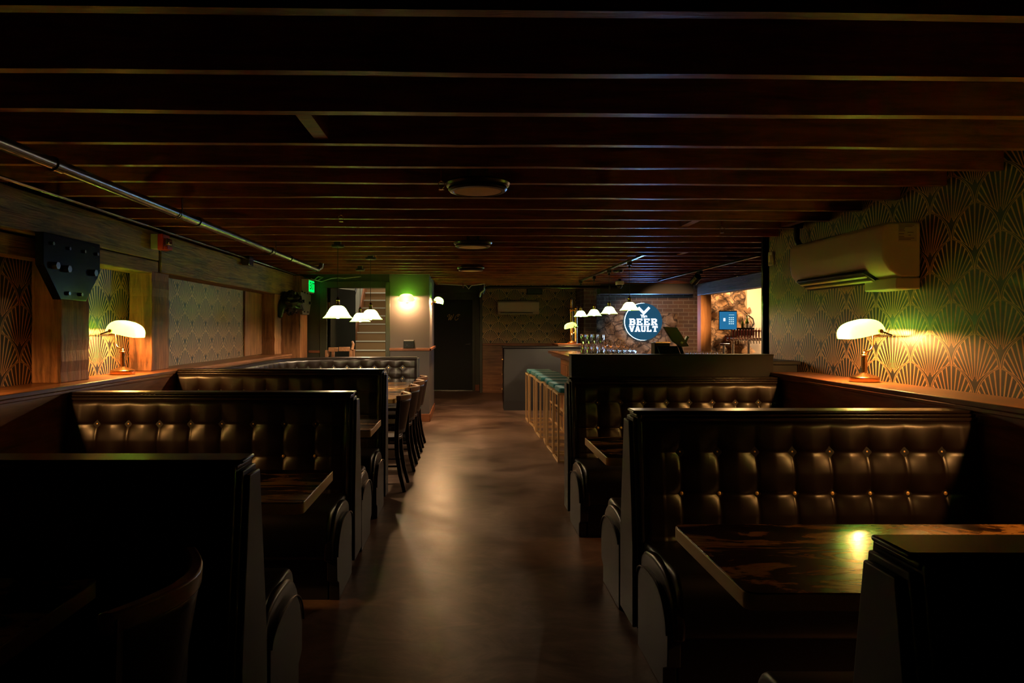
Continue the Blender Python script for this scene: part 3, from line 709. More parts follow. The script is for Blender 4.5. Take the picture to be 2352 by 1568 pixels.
MB().box(2.42, 2.54, 10.95, 11.07, 2.13, 2.19).build('mount', M_whiteb, t_, bev=.01); MB().box(2.46,2.50,10.99,11.03,2.19,2.472).build('hanger', M_black, t_)
MB().sphere((2.48, 11.0, 2.115), .045, 18, 10).build('dome', M_blackp, t_)
t_ = thing('smoke_detector', 'small dark puck with blue reflection above the bar', 'detector', (2.05, 9.2, 2.19))
MB().lathe([(0,0),(.06,.0),(.07,.015),(.07,.035),(0,.035)], (2.05,9.2,2.18), 28).build('detector_body', M_blackp, t_)
MB().lathe([(0,-.004),(.03,-.004),(.035,.0),(0,.0)], (2.05,9.2,2.18), 20).build('grille', M_steel, t_)

# ------------------------------------------------------------------ round sign
SX, SZ, SY, SR = 408*14.6/1568, 1.42+16.5*14.6/1568, 14.6, .395
t_ = thing('round_wall_sign', 'round navy backlit sign with chevron and the words THE BEER VAULT', 'sign', (SX, SY, SZ))
MB().lathe([(0,-.02),(SR-.004,-.02),(SR,-.016),(SR,.02),(0,.02)], (SX,SY,SZ), 72, Matrix.Rotation(PI/2, 3, 'X')).build('sign_disc', M('navy_sign_face', (.006,.05,.12), .8, spec=.1, Emission_Color=(.012,.09,.20,1), Emission_Strength=.55), t_, ang=30)  # glow of the letters on the face put in as weak emission
MB().tube([(SX+(SR-.005)*math.cos(a), SY+.045, SZ+(SR-.005)*math.sin(a)) for a in [2*PI*k/72 for k in range(73)]], .009, 8, cap=False).build('halo_strip', M_halo, t_)
MB().cyl((SX,SY+.02,SZ), (SX,14.92,SZ), .05, 12).build('standoff', M_black, t_)
yl = SY-.024
MB().prism([(SX-.145+.00,SZ+.36-.075),(SX-.10,SZ+.33-.0),(SX+.0,SZ+.215),(SX+.10,SZ+.33),(SX+.145,SZ+.285),(SX+.0,SZ+.125)][:0] or
    [(SX-.135,SZ+.285),(SX-.10,SZ+.32),(SX,SZ+.215),(SX+.10,SZ+.32),(SX+.135,SZ+.285),(SX,SZ+.145)], yl-.012, yl+.006, 'y').build('chevron', M_letter, t_, bev=.004)
text_mesh('The', .085, t_, 'letters_the', M_letter, (SX, yl, SZ+.115), (PI/2,0,0), .008, .004)
def slab(ch):  # slab-serif capitals as boxes, unit cell 1 x 1.2
    st_ = .26; mb = MB()
    def b(x0,x1,z0,z1): mb.box(x0,x1,-.06,.06,z0,z1)
    def q(pts): mb.prism(pts, -.06, .06, 'y')
    if ch in 'BER':
        b(.08,.08+st_,0,1.2); b(0,.3,0,.15); b(0,.3,1.05,1.2)
    if ch == 'B':
        b(.3,.75,.98,1.2); b(.3,.75,.50,.70); b(.3,.78,0,.22); b(.66,.92,.66,1.04); b(.68,.96,.14,.56)
    if ch == 'E':
        b(.3,.92,.98,1.2); b(.3,.70,.50,.70); b(.3,.95,0,.22); b(.76,.95,0,.38); b(.74,.92,.84,1.2); b(.58,.70,.42,.78)
    if ch == 'R':
        b(.3,.75,.98,1.2); b(.3,.75,.46,.68); b(.66,.92,.62,1.06); q([(.42,.5),(.7,.5),(1.0,.15),(1.0,0),(.72,0)]) ; b(0,.46,0,.14)
    if ch == 'V':
        q([(0,1.2),(.34,1.2),(.52,.45),(.70,1.2),(1.0,1.2),(.66,0),(.36,0)]); b(-.04,.42,1.06,1.2); b(.62,1.04,1.06,1.2)
    if ch == 'A':
        q([(0,0),(.28,0),(.5,.9),(.70,0),(1.0,0),(.66,1.2),(.34,1.2)]); b(.25,.75,.28,.46); b(-.06,.36,0,.14); b(.62,1.06,0,.14)
    if ch == 'U':
        b(.08,.34,.16,1.2); b(.68,.92,.16,1.2); b(.18,.82,0,.24); b(0,.42,1.06,1.2); b(.6,1.0,1.06,1.2)
    if ch == 'L':
        b(.08,.36,0,1.2); b(0,.46,1.06,1.2); b(0,.9,0,.22); b(.72,.92,0,.42)
    if ch == 'T':
        b(.36,.64,0,1.2); b(0,1.0,.98,1.2); b(0,.18,.78,1.2); b(.82,1.0,.78,1.2); b(.22,.78,0,.14)
    return mb
def word(wd_, x0, x1, z0, z1, name):
    n = len(wd_); cw = (x1-x0)/n; s = cw*.87; mb = MB()
    for i, ch in enumerate(wd_):
        l = slab(ch); l.v = [(x0+i*cw+x*s, yl+y*.12, z0+z/1.2*(z1-z0)) for x, y, z in l.v]
        mb.add(l.v, l.f)
    return mb.build(name, M_letter, t_)
word('BEER', SX-.31, SX+.31, SZ-.075, SZ+.065, 'letters_beer')
word('VAULT', SX-.31, SX+.31, SZ-.215, SZ-.09, 'letters_vault')
light('sign_glow', 'AREA', (0, -.06, 0), 24, (.14,.42,1), t_, .5, (-PI/2, 0, 0), shape='DISK')
# ------------------------------------------------------------------ beams near bar
S_(MB().box(2.45, 4.15, 12.45, 12.75, 2.06, 2.40), 'trim_14', M_dark, 'dark boxed beam before the brick wall')
S_(MB().box(4.10, 4.28, 6.25, 12.1, 2.01, 2.215), 'trim_15', M_beam_bluelight, 'timber header tinted as if blue-lit over the alcove opening', bev=.008)
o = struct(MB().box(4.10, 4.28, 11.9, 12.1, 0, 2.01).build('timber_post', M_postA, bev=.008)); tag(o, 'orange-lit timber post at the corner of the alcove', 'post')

# ------------------------------------------------------------------ bar
t_ = thing('bar_counter', 'long bar counter with polished wood top and brass edge', 'bar counter', (1.8, 8.2, 0))
MB().box(1.31, 2.35, 6.12, 10.9, 1.03, 1.07).build('counter_top', M_bart, t_, bev=.012, seg=3)
MB().box(1.36, 2.3, 6.12, 10.86, .99, 1.03).build('top_moulding', M_bart, t_, bev=.012)
MB().box(1.50, 2.25, 6.14, 10.8, 0, .99).build('counter_body', M_wainX, t_)
for i in range(6): MB().box(1.485, 1.5, 6.2+i*.76, 6.85+i*.76, .18, .88).build('panel', M_wainX, t_, bev=.008)
MB().cyl((1.36,6.2,.2),(1.36,10.75,.2),.02,12).build('foot_rail', M_brass, t_)
# brass drip line on counter
tag(MB().box(1.42, 1.78, 10.42, 10.55, 1.071, 1.078).build('drip_tray', M_chrome, bev=.003), 'shiny metal tray at the far end of the bar top', 'tray')
# service shelf behind half wall
tag(MB().box(1.45, 2.70, 5.5, 6.05, 1.13, 1.16).box(1.50, 2.68, 5.52, 6.0, 0, 1.13).build('service_counter', M_dark, bev=.004), 'dark service counter just behind the half wall', 'counter')
# raised end platform
t_ = thing('bar_end_platform', 'raised wooden platform holding the far bar lamp', 'shelf', (2.0, 12.8, 0))
MB().box(1.68, 2.6, 12.45, 13.3, 1.10, 1.14).build('platform_top', M_trimw, t_, bev=.008)
MB().box(1.74, 2.55, 12.5, 13.25, 0, 1.10).build('platform_body', M_dark, t_)
# brass column
t_ = thing('brass_tap_column', 'tall brass twin-tube column behind the far bar lamp', 'column', (2.05, 13.1, 1.14))
MB().lathe([(0,0),(.05,0),(.05,.02),(.036,.03),(.036,.62),(.046,.63),(.046,.66),(.03,.68),(.022,.80),(.028,.82),(.02,.86),(0,.90)], (2.02,13.1,1.14), 20).build('main_tube', M_goldb, t_, ang=30)
MB().lathe([(0,0),(.034,0),(.03,.02),(.028,.30),(.038,.31),(.038,.34),(.028,.35),(.028,.66),(.036,.67),(.03,.71),(0,.72)], (2.11,13.1,1.14), 20).build('side_tube', M_goldb, t_, ang=30)
MB().cyl((2.02,13.1,1.78),(2.11,13.1,1.78),.018,12).build('cross_bar', M_goldb, t_)

# far dark booth seen from behind
t_ = thing('booth_bench', 'black booth bench seen from behind at the far end', 'booth', (1.4, 12.1, 0))
MB().prism([(11.9,0),(12.2,0),(12.2,1.08),(11.96,1.08)], .66, 2.3).build('back_shell', M_dark, t_, bev=.01)
MB().box(.64, 2.3, 11.93, 12.16, 1.08, 1.115).build('top_cap', M_leather2, t_, bev=.01)
MB().box(.66, 2.3, 11.885, 11.9, .0, .16).build('plinth', M_dark, t_)
MB().box(.66, 2.3, 12.2, 12.43, .15, .46).build('seat', M_leather2, t_, bev=.04, seg=4)
MB().grid(lambda a, b: (.655-.012*math.sin(PI*a)*abs(math.sin(PI*2.5*b)), 11.93+.24*a, .1+.97*b), 10, 40).build('side_pad', M_leather, t_)
for z in (.88, .62, .36): MB().sphere((.645, 12.05, z), .012, 10, 8).build('button', M_brassb, t_)

# ------------------------------------------------------------------ glassware etc
def glass_proto():
    gl = MB().lathe([(0,.0),(.028,0),(.030,.004),(.038,.14),(.036,.14),(.027,.010),(0,.008)], n=18).build('pint_glass', M_glass); 
    wn = MB().lathe([(0,0),(.032,.001),(.032,.003),(.005,.010),(.0035,.07),(.012,.085),(.036,.115),(.040,.15),(.033,.195),(.0315,.195),(.038,.15),(.034,.117),(.008,.088),(0,.085)], n=20).build('wine_glass', M_glass)
    tm = MB().lathe([(0,.0),(.030,0),(.033,.004),(.037,.085),(.035,.085),(.029,.010),(0,.009)], n=16).build('tumbler', M_glass)
    return gl, wn, tm
gl, wn, tm = glass_proto()
used = set()
def put(proto, loc, label, cat, group, sc=1):
    o = proto if proto.name not in used else proto.copy()
    if proto.name in used: COL.objects.link(o)
    used.add(proto.name); o.location = loc; o.scale = (sc,)*3; tag(o, label, cat, group); return o
for i in range(4):
    for j in range(2):
        put(gl, (1.60+.082*i, 9.25+.082*j, 1.0705), 'clear pint glass in the block of glasses at the left of the bar', 'glass', 'pint glasses on the bar')
        put(gl, (1.60+.082*i, 9.25+.082*j, 1.2108), 'clear pint glass in the upper tier at the left of the bar', 'glass', 'upper tier of pint glasses')
for i in range(6):
    put(wn, (1.80+.095*i, 9.75+(i%2)*.05, 1.0705), 'stemmed glass standing in the row behind the sparkling tumblers', 'glass', 'stemmed glasses on the bar', .95)
for i in range(9):
    for j in range(3):
        put(tm, (1.74+.072*i, 9.36+.085*j-.0, 1.0705), 'small clear tumbler in the %s row on the bar left of the card terminal' % ('nearest','middle','farthest')[j], 'glass', 'tumblers on the bar', .82) if not (i < 2 and j == 0) else None
# POS
t_ = thing('pos_terminal', 'tilted touchscreen till seen from behind, right of the round sign', 'till', (2.08, 5.85, 1.16))
MB().prism([((a-1070)*5.8/1568, 1.42-(b-755)*5.8/1568) for a, b in ((1523,750),(1554,752),(1582,795),(1563,796),(1543,784),(1536,772))], 5.785, 5.82, 'y').build('screen_back', M_blackp, t_, bev=.004)
MB().obox((1.97, 5.81, 1.34), (.01,.002,.008), Matrix.Rotation(math.radians(28), 3, 'Y')).shift((-.14,-.028,-.035)).build('maker_mark', M_steel, t_)
MB().obox((1.868, 5.80, 1.325), (.010, .02, .034), Matrix.Rotation(math.radians(28), 3, 'Y')).build('card_slot', M_blackp, t_, bev=.003)
MB().tube([(1.79,5.83,1.33),(1.83,5.83,1.26),(1.865,5.88,1.21),(1.87,5.94,1.19)], .016, 10).build('stand_arm', M_blackp, t_)
MB().obox((1.84, 5.955, 1.1705), (.10,.04,.010), Matrix.Identity(3)).build('stand_base', M_steel, t_, bev=.006)
t_ = thing('receipt_printer', 'small black printer with tilted navy keypad below the sign', 'printer', (1.66, 5.75, 1.16))
MB().box(1.575+.03, 1.735, 5.80, 5.92, 1.16, 1.305).build('printer_body', M_blackp, t_, bev=.006)
MB().box(1.605, 1.735, 5.79, 5.80, 1.30, 1.31).build('top_edge', M_chrome, t_)
MB().obox((1.70, 5.72, 1.235), (.085,.06,.006), Matrix.Rotation(math.radians(38), 3, 'X')).build('keypad', M('navy_keypad', (.02,.06,.12), .2), t_, bev=.003)
MB().box(1.66, 1.75, 5.70, 5.78, 1.16, 1.21).build('keypad_stand', M_blackp, t_, bev=.004)
# back bar
t_ = thing('back_bar_cabinet', 'back bar cabinet under the beer taps', 'cabinet', (4.9, 12.2, 0))
MB().box(4.3, 5.6, 11.55, 12.5, 0, .95).build('cabinet_body', M_dark, t_)
MB().box(4.28, 5.62, 11.5, 12.52, .95, .985).build('cabinet_top', M_chrome, t_, bev=.004)
tag(MB().box(3.2, 4.08, 10.3, 10.8, 0, .99).build('back_counter', M_dark), 'dark counter beside the alcove post', 'counter')
for i in range(9):
    for j in range(2):
        put(tm, (3.25+.075*i, 10.35+.09*j, .991), 'tumbler catching warm light in the %s row beside the alcove post' % ('front','back')[j], 'glass', 'tumblers beside the post', .95)
t_ = thing('beer_tap_tower', 'chrome beer tap tower with a row of red handles', 'beer taps', (4.95, 12.0, .985))
MB().cyl((4.58, 12.0, 1.235), (5.55, 12.0, 1.235), .028, 16).build('manifold', M_chrome, t_)
for x in (4.70, 4.98, 5.25, 5.5): MB().cyl((x, 12.02, .985), (x, 12.02, 1.235), .024, 14).build('tower_leg', M_chrome, t_)
for i in range(18):
    x = 4.655+.05*i
    tp = MB().tube([(x,11.99,1.24),(x,11.90,1.245),(x,11.88,1.23),(x,11.86,1.16)], [.009,.011,.011,.007], 8).build('tap', M_chrome, t_)
    MB().lathe([(0,0),(.006,0),(.012,.02),(.017,.12),(.015,.14),(0,.145)], (x,11.89,1.262), 10).build('handle', M_taph, tp)
t_ = thing('beer_tap_tower', 'small two-handled tap tower left of the tap row', 'beer taps', (4.56, 11.7, .985))
MB().cyl((4.42,11.7,.985),(4.42,11.7,1.16),.022,12).cyl((4.35,11.7,1.15),(4.52,11.7,1.15),.022,12).build('tower_body', M_chrome, t_)
for x in (4.44, 4.50): MB().lathe([(0,0),(.006,0),(.012,.02),(.016,.11),(0,.12)], (x,11.66,1.20), 10).build('handle', M_taph, t_)
t_ = thing('wall_monitor', 'small blue menu screen on the stone wall above the taps', 'monitor', (4.70, 12.2, 1.42))
rm = Matrix.Rotation(math.radians(-10), 3, 'Z')
MB().obox((4.70,12.25,1.575), (.155,.015,.175), rm).build('casing', M_blackp, t_, bev=.004)
MB().obox((4.697,12.232,1.57), (.145,.003,.158), rm).build('screen', M_screen, t_)
mb = MB()
for r_ in range(4):
    for c_ in range(3): mb.obox((4.72+.032*c_,12.226-.18*(.02+.032*c_)+.002,1.62-.036*r_), (.012,.001,.009), rm)
mb.obox((4.755,12.218,1.67), (.045,.001,.004), rm); mb.build('menu_marks', M_screenw, t_)
MB().obox((4.635,12.238,1.585), (.017,.001,.028), rm).build('glass_icon', emit('icon_white', (.9,.95,1), 1.4), t_)
MB().box(4.85, 5.2, 12.3, 12.5, 1.30, 1.44).build('speaker_box_tmp', M_blackp, t_).name = 'mount_bracket'
def bottle(x, y, z, h, r, label, lab=True):
    b = MB().lathe([(0,0),(r,0),(r,h*.5),(r*.9,h*.58),(r*.35,h*.72),(r*.33,h*.95),(r*.4,h),(0,h)], (x,y,z), 18)
    t_ = thing('bottle', label, 'bottle', (x,y,z)); b.build('body', M_bot, t_)
    MB().lathe([(0,h*.93),(r*.44,h*.93),(r*.44,h*1.01),(0,h*1.01)], (x,y,z), 14).build('cap', M_gold, t_)
    if lab: MB().lathe([(r*1.02,h*.12),(r*1.02,h*.42)], (x,y,z), 18, cap=False).build('label_band', M_whiteb, t_)
S_(MB().box(5.02, 5.6, 12.35, 12.6, 1.37, 1.39), 'trim_16', M_ledge, 'bottle shelf above the taps')
bottle(5.13, 12.45, 1.39, .30, .034, 'green bottle with oval pale label above the taps')
bottle(5.045, 12.45, 1.39, .24, .024, 'slim dark bottle left of the green bottle', False)
for i in range(5): tag(MB().lathe([(0,0),(.025,0),(.03,.05),(.028,.05),(.023,.006),(0,.006)], (5.20+.06*i,12.44,1.3905), 14).build('votive_glass', M_glass), 'tiny glass in the sparkling row right of the green bottle', 'glass', 'tiny glasses on the bottle shelf')
t_ = thing('antler_branch', 'dark branching twig against the bright alcove wall', 'branch', (5.5,12.9,1.42))
MB().tube([(5.55,13.32,1.40),(5.62,13.32,1.52),(5.60,13.32,1.62),(5.50,13.32,1.70),(5.42,13.32,1.78)], [.012,.012,.010,.008,.004], 8).build('main_branch', M_black, t_)
MB().tube([(5.60,13.32,1.52),(5.52,13.32,1.46),(5.46,13.32,1.42)], [.009,.007,.004], 8).build('side_branch', M_black, t_)
light('alcove_light', 'POINT', (5.0, 12.55, 2.2), P_ALC, (1,.56,.22), size=.06)
light('alcove_light_right', 'POINT', (5.9, 12.6, 1.7), P_ALC*.25, (1,.66,.38), size=.08)
light('bar_spot', 'SPOT', (3.0, 8.99, 2.02), 1300, (1,.52,.22), size=.04, rot=(math.radians(82), 0, math.radians(-12)), spot_size=math.radians(26), spot_blend=.6)

# ------------------------------------------------------------------ booths
def tuft(u, z, n, Wd, rows, ztop, zbot):
    """inward dent (metres, positive = outward bulge)"""
    cw = Wd/n; x = u*Wd; f = (x/cw) % 1.0
    k = round(x/cw); du = abs(x-k*cw) if 0 < k < n else 9
    dz = min(abs(z-r) for r in rows)
    rs = sorted(rows+[ztop, zbot]); 
    for a, b in zip(rs, rs[1:]):
        if a <= z <= b: g = (z-a)/(b-a); break
    else: g = 0
    P = .004*(math.sin(PI*f)**.8)*(math.sin(PI*max(0, min(1, g)))**.6) if 0 < f < 1 else 0
    fade = min(1, max(0, (ztop-z-.035)/.06))
    d = P + .014
    d -= .0055*math.exp(-(du/.007))*fade
    d -= .0045*math.exp(-(dz/.006))
    if du < .2:
        r = math.hypot(du, dz*1.0); d -= .025*math.exp(-(r/.046)**1.15)
    e = min(x, Wd-x); d *= min(1, (e/.025))**.5 if e > 0 else 0
    ez = min(ztop-z, z-zbot); d *= min(1, max(0, ez)/.025)**.5
    return d
ROWS = [.862, .675, .488]
def booth(label, xa, xw, yb, near='tuft', far=True, near_seat=True, ztop=1.05, n=9, group=None):
    """xa aisle end, xw wall end, yb centre plane of the back"""
    s = 1 if xw > xa else -1
    t_ = thing('booth_bench', label, 'booth', ((xa+xw)/2, yb, 0), group)
    dz = ztop-1.05; zt = 1.005+dz
    def Yf(z, side): return yb+side*(.075+(.155-.075)*(zt-z)/(zt-.42))
    A = xa+s*.055; Wd = abs(xw-A)
    hi = yb+(.155 if far else .085)
    core = [(yb-.07, zt+.01), (yb+.07, zt+.01), (yb+(.145 if far else .08), .42), (yb+(.145 if far else .08), .0), (yb-.145, 0), (yb-.145, .42)]
    MB().prism(core, A-s*.01, xw).build('frame', M_leather2, t_, bev=.01)
    # stepped cap along top
    mb = MB()
    for i, (h0, h1, wd) in enumerate(((zt+.032, zt+.045, .060), (zt+.016, zt+.032, .072), (zt-.004, zt+.016, .084))):
        mb.box(xa+s*(.02+.012*i)-(0), xw, yb-wd, yb+wd, h0, h1)
    mb.build('top_cap', M_leather, t_, bev=.006, seg=3)
    # end trims, mitred steps
    mb = MB()
    for i, (x0, x1, ins) in enumerate(((.0, .018, .030), (.018, .036, .015), (.036, .056, .0))):
        hb = (.155 if far else .085)
        p = [(yb-.078+ins*.9, zt+.028-ins), (yb+.078-ins*.9, zt+.028-ins), (yb+hb-ins*.9, .42), (yb+hb-ins*.9, .05), (yb-.155+ins*.9, .05), (yb-.155+ins*.9, .42)]
        MBp = MB().prism(p, xa+s*x0, xa+s*x1); mb.add(MBp.v, MBp.f)
    mb.build('end_panel', M_lam, t_, bev=.005, seg=3)
    sides = [(-1, near, near_seat)] + ([(1, 'tuft', True)] if far else [])
    for side, style, seat in sides:
        nu = int(Wd/.0078) if side < 0 else int(Wd/.03)
        nv = 78 if side < 0 else 20
        if style == 'tuft':
            def fn(u, v, side=side):
                z = .42+(zt-.42)*v
                return (A+s*u*Wd, Yf(z, side)+side*tuft(u, z-dz, n, Wd, ROWS, zt-dz, .42-dz), z)
            MB().grid(fn, nu, nv).build('backrest', M_leather, t_, ang=180)
            if side < 0:
                bmsh = None
                for r in ROWS[:2 if True else 3]:
                    for k in range(1, n):
                        u = k/n; z = r+dz; y = Yf(z, side)+side*(tuft(u, r, n, Wd, ROWS, zt-dz, .42-dz)+.008)
                        if bmsh is None:
                            o = MB().sphere((0,0,0), .012, 14, 8, (1,.7,1)).build('button', M_brassb, None); bmsh = o
                        else: o = bmsh.copy(); COL.objects.link(o)
                        o.parent = t_; o.location = Vector((A+s*u*Wd, y, z))-t_.location
        else:
            MB().prism([(Yf(zt,side), zt), (Yf(.42,side)+side*.0, .42), (Yf(.42,side), .05), (Yf(.42,side)-side*.02, .05), (Yf(zt,side)-side*.02, zt)], A, xw).build('backrest', M_leather, t_, bev=.008)
        if not seat: continue
        y0 = yb+side*.13; yf = yb+side*.66
        # seat cushion with rolled front
        prof = [(y0, .455), (yf-side*.12, .470)]
        prof += [(yf-side*.085+side*.085*math.sin(a), .385+.085*math.cos(a)) for a in [PI/2*k/6 for k in range(1, 7)]]
        prof += [(yf-side*.002, .26), (yf-side*.03, .22), (y0, .22)]
        MB().prism([(a, b) for a, b in prof], xa+s*.045, xw).build('seat', M_leather2, t_, bev=.018, seg=3)
        MB().box(xa+s*.07, xw, yb+side*.13, yf-side*.08, 0, .23).build('plinth', M_lam, t_)
        # seat end panel with arched top + piping
        arc = [(yb+side*.19, .05), (yb+side*.19, .33)]
        arc += [(yb+side*.39-side*.20*math.cos(a), .33+.065*math.sin(a)) for a in [PI*k/14 for k in range(1, 8)]]
        arc += [(yf-side*.20+side*.185*math.sin(a), .245+.15*math.cos(a)) for a in [PI/2*k/8 for k in range(0, 9)]]
        arc += [(yf-side*.02, .12), (yf-side*.075, .09), (yf-side*.075, .0), (yb+side*.19, .0)]
        MB().prism(arc, xa+s*.008, xa+s*.06).build('seat_end_panel', M_lam, t_, bev=.004, seg=3)
        top = [(xa+s*.004, a, b) for a, b in arc[1:-4]]
        MB().tube(top, .004, 8).build('piping', M_leather, t_)
        cpn = [(yb+side*.17, .40)]+[(yb+side*.40-side*.21*math.cos(a), .40+.062*math.sin(a)) for a in [PI*k/14 for k in range(1, 8)]]
        cpn += [(yf-side*.20+side*.205*math.sin(a), .275+.185*math.cos(a)) for a in [PI/2*k/8 for k in range(0, 9)]]
        cpn += [(yf+side*.0, .22), (yb+side*.17, .22)]
        MB().prism(cpn, xa+s*.025, xa+s*.075).build('seat_roll', M_leather, t_, bev=.016, seg=4)
    return t_
AL, AR = -.655, .765
booth('nearest left booth bench, its plain dark back facing the room', AL, -2.385, 2.125, near='plain', near_seat=False, ztop=1.023)
booth('left tufted booth bench second from the front, with gold buttons', AL, -2.385, 4.16, ztop=1.040)
booth('left tufted booth bench just before the corner banquette', AL, -2.385, 5.70, far=False, ztop=1.087)
booth('nearest right booth bench, plain dark back in the bottom right corner', AR+.02, 2.385, 1.30, near='plain', near_seat=False, ztop=1.012)
booth('large right tufted booth bench with gold buttons', AR, 2.385, 3.26, ztop=1.036)
booth('right tufted booth bench against the charcoal half wall', AR, 2.385, 5.25, far=False, ztop=1.05)

# corner banquette (curved)
t_ = thing('corner_banquette', 'curved black tufted banquette running along the left wall and round the corner', 'banquette', (-1.5, 8.0, 0))
PTS = [(-2.375, 5.95), (-2.375, 8.2)]; CX, CY, RR = -1.395, 8.2, .98
L1_, L2_, L3_ = 2.25, RR*PI/2, .74
LT = L1_+L2_+L3_
def path(s, off):
    """point on back line, offset inward (towards the room centre of the L)"""
    if s < L1_: return (-2.375+off, 5.95+s)
    s2 = s-L1_
    if s2 < L2_:
        a = PI-s2/RR; return (CX+(RR-off)*math.cos(a), CY+(RR-off)*math.sin(a))
    return (CX+(s2-L2_), CY+RR-off)
def bq(u, v):
    z = .42+.60*v; s = u*LT; d = tuft(u, z, 24, LT, [.90,.755,.60], 1.02, .42)
    x, y = path(s, .05+.07*(1.02-z)/.6+d); return (x, y, z)
MB().grid(bq, 560, 60).build('backrest', M_leather, t_, ang=180)
def sweep(offs, zs, nm, mat, n=70):
    mb = MB(); k = len(offs); vs = []
    for i in range(n+1):
        s = LT*i/n
        for o_, z in zip(offs, zs):
            x, y = path(s, o_); vs.append((x, y, z))
    mb.add(vs, [(i*k+j, i*k+(j+1)%k, (i+1)*k+(j+1)%k, (i+1)*k+j) for i in range(n) for j in range(k)]+[tuple(range(k)), tuple(n*k+j for j in reversed(range(k)))])
    return mb.build(nm, mat, t_, ang=40)
sweep([-.02,.055,.062,.062,.055,-.02], [1.045,1.045,1.038,1.018,1.012,1.012], 'top_cap', M_leather)
sweep([-.02,.05,.12,.12,-.02], [1.02,1.02,.42,0,0], 'frame', M_leather2)
sweep([.10,.50,.57,.60,.60,.57,.10], [.455,.465,.44,.38,.27,.23,.23], 'seat', M_leather2)
sweep([.10,.52,.52,.10], [.23,.23,0,0], 'plinth', M_lam)
x, y = path(LT, 0)
MB().prism([(y+.02,1.03),(y-.06,1.03),(y-.13,.42),(y-.62,.42),(y-.62,.0),(y+.02,0)], x-.002, x+.03).build('end_panel', M_lam, t_, bev=.006)
ob = None
for k in range(1, 24):
    for z in (.90, .755):
        s = LT*k/24; px_, py_ = path(s, .05+.07*(1.02-z)/.6-.004)
        if ob is None: o = MB().sphere((0,0,0), .010, 10, 8).build('button', M_brassb, None); ob = o
        else: o = ob.copy(); COL.objects.link(o)
        o.parent = t_; o.location = Vector((px_, py_, z))-t_.location

# ------------------------------------------------------------------ tables
def rounded(x0, x1, y0, y1, r, n=6):
    P = []
    for cx, cy, a0 in ((x1-r, y1-r, 0), (x0+r, y1-r, PI/2), (x0+r, y0+r, PI), (x1-r, y0+r, 1.5*PI)):
        P += [(cx+r*math.cos(a0+PI/2*k/n), cy+r*math.sin(a0+PI/2*k/n)) for k in range(n+1)]
    return P
def table(label, x0, x1, y0, y1, z=.75):
    t_ = thing('dining_table', label, 'table', ((x0+x1)/2, (y0+y1)/2, 0))
    MB().prism(rounded(x0+.002, x1-.002, y0+.002, y1-.002, .028), z-.040, z, 'z').build('tabletop', M_marble, t_, bev=.002)
    MB().prism(rounded(x0, x1, y0, y1, .03), z-.046, z-.003, 'z').build('edge_band', M_edge, t_, bev=.002)
    cx, cy = (x0+x1)/2, (y0+y1)/2
    MB().cyl((cx,cy,.03), (cx,cy,z-.046), .04, 18).build('pedestal', M_black, t_)
    MB().box(cx-.28, cx+.28, cy-.03, cy+.03, 0, .03).box(cx-.03, cx+.03, cy-.22, cy+.22, 0, .03).build('foot', M_black, t_, bev=.006)
table('marble table between the two nearest left booths', -2.36, -.628, 2.63, 3.25)
table('marble table between the second and third left booths', -2.36, -.628, 4.50, 5.08)
table('marble table at the far left corner of the view, below the plain booth back', -2.36, -.985, .95, 1.84)
table('large marble table catching green lamplight, between the near right booths', .712, 2.37, 1.73, 2.345)
table('marble table before the booth at the half wall', .735, 2.37, 3.56, 4.24)
table('table for two chairs beside the nearer half of the banquette', -1.78, -.675, 6.55, 7.60)
table('table for two chairs in the curve of the banquette', -1.78, -.675, 7.72, 8.55)

# ------------------------------------------------------------------ chairs
def make_chair():
    t_ = thing('dining_chair', '', 'chair', (0,0,0), 'dark wood chairs along the aisle', world=False)
    seat = [(-.21,-.20),(.17,-.17),(.21,-.08),(.215,0),(.21,.08),(.17,.17),(-.21,.20),(-.235,.12),(-.24,0),(-.235,-.12)]
    MB().prism(seat, .44, .475, 'z').build('seat', M_chair, t_, bev=.012, seg=3)
    for s in (-1, 1):
        pts = [(.25,s*.185,0),(.212,s*.178,.15),(.185,s*.172,.32),(.18,s*.17,.46),(.185,s*.175,.60),(.195,s*.185,.73),(.205,s*.195,.83)]
        MB().tube(pts, [.021,.024,.026,.027,.026,.024,.022], 4).build('rear_leg', M_chair, t_, bev=.004)
        MB().tube([(-.205,s*.185,0),(-.19,s*.175,.25),(-.18,s*.17,.45)], [.019,.024,.026], 4).build('front_leg', M_chair, t_, bev=.004)
        MB().cyl((-.18,s*.172,.22),(.185,s*.172,.22),.009,8).build('stretcher', M_chair, t_)
    def arc(z, bulge, hw, x0, n=12): return [(x0+bulge*math.cos(PI/2*q), hw*q, z) for q in [-1+2*k/n for k in range(n+1)]]
    mb = MB(); A_ = arc(.83, .085, .215, .195); vs = []
    for (x, y, z) in A_: vs += [(x-.014,y,z-.035),(x+.014,y,z-.035),(x+.018,y,z+.012),(x-.016,y,z+.012)]
    n = len(A_); mb.add(vs, [(i*4+q, i*4+(q+1)%4, (i+1)*4+(q+1)%4, (i+1)*4+q) for i in range(n-1) for q in range(4)]+[(0,1,2,3), ((n-1)*4+3,(n-1)*4+2,(n-1)*4+1,(n-1)*4)])
    mb.build('top_rail', M_rail, t_, bev=.006)
    def bp(u, v):
        q = -1+2*u; z = .50+.31*v; return (.183+.02*v+(.05+.035*v)*math.cos(PI/2*q), (.155+.03*v)*q, z)
    o = MB().grid(bp, 14, 8).build('back_panel', M_chair, t_, ang=80); m_ = o.modifiers.new('s', 'SOLIDIFY'); m_.thickness = .012; m_.offset = 0
    return t_
ch0 = make_chair(); first = True
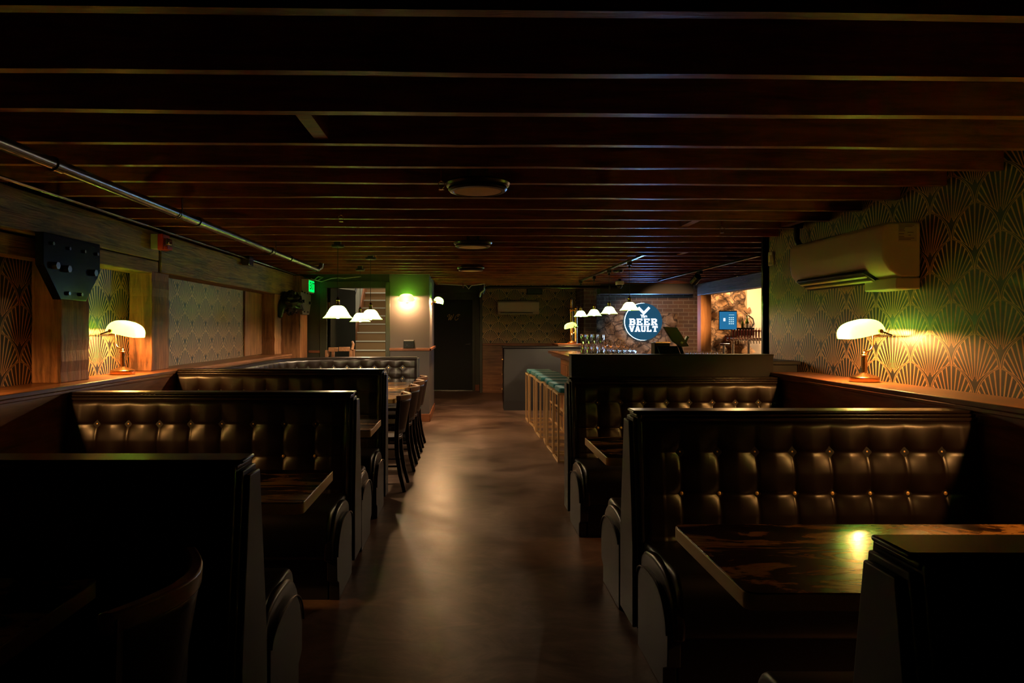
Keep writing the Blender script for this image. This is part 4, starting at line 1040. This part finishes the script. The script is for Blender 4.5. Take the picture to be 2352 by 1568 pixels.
for (x, y, lab) in ((-.785, 6.13, 'nearest of the four dark chairs lining the aisle behind the left booths'), (-.765, 6.98, 'second dark chair along the aisle, at the first banquette table'),
                    (-.76, 7.68, 'third dark chair along the aisle, at the second banquette table'), (-.76, 8.33, 'farthest dark chair along the aisle beside the grey wall block'),
                    (-.93, 1.60, 'near dark chair in deep shadow at the lower left table')):
    c = ch0 if first else copy_tree(ch0); first = False
    c.location = (x, y, 0); c['label'] = lab
# high chair in passage
t_ = thing('high_chair', 'wooden high chair with a tray behind the banquette', 'high chair', (-1.8, 9.8, 0))
for (x, y) in ((-1.96,9.62),(-1.62,9.62),(-1.94,9.98),(-1.64,9.98)): MB().box(x-.02, x+.02, y-.02, y+.02, 0, 1.12).build('leg', M_rail, t_, bev=.003)
MB().box(-1.98,-1.60,9.60,10.0,.62,.65).build('seat', M_rail, t_, bev=.003)
MB().box(-1.93,-1.80,9.58,9.64,1.10,1.16).build('tray', M_rail, t_, bev=.004)
MB().box(-1.785,-1.63,9.58,9.64,1.105,1.165).build('arm_rest', M_rail, t_, bev=.004)
MB().tube([(-1.60,9.6,1.12),(-1.59,9.65,1.20),(-1.62,9.75,1.23)], .02, 8).build('side_rail', M_rail, t_)

# ------------------------------------------------------------------ stools
def make_stool():
    t_ = thing('bar_stool', '', 'stool', (0,0,0), 'gold framed bar stools along the bar', world=False)
    a, b, h, r = .19, .20, .735, .0105
    for sx in (-1,1):
        for sy in (-1,1): MB().box(sx*a-r, sx*a+r, sy*b-r, sy*b+r, 0, h).build('leg', M_gold, t_)
    def ring(z, nm):
        m = MB().box(-a,a,-b-r,-b+r,z-r,z+r).box(-a,a,b-r,b+r,z-r,z+r).box(-a-r,-a+r,-b,b,z-r,z+r).box(a-r,a+r,-b,b,z-r,z+r); m.build(nm, M_gold, t_)
    ring(h-r, 'top_frame'); ring(r, 'bottom_frame')
    MB().box(a-r, a+r, -b, b, .27, .29).build('foot_rest', M_gold, t_)
    MB().box(-a+.006, a-.006, -b+.004, b-.004, h, h+.055).build('seat_cushion', M_velvet, t_, bev=.022, seg=4)
    return t_
s0 = make_stool(); first = True
ys = [7.46, 8.02, 8.55, 9.08, 9.58, 10.08, 10.55]
labs = ['nearest teal velvet stool with gold frame, beside the half wall', 'second teal gold-framed stool counted from the half wall', 'third teal gold-framed stool counted from the half wall', 'middle teal gold-framed stool of the row of seven', 'third teal gold-framed stool from the far end of the bar', 'second teal gold-framed stool from the far end of the bar', 'farthest teal gold-framed stool at the end of the bar']
for i, y in enumerate(ys):
    c = s0 if first else copy_tree(s0); first = False
    c.location = (1.185-.006*i+.01*((i*7) % 3-1), y, 0); c.rotation_euler.z = math.radians([0,2,-3,1,-2,3,0][i]); c['label'] = labs[i]

for o in bpy.data.objects:
    if '_w' in o: del o['_w']
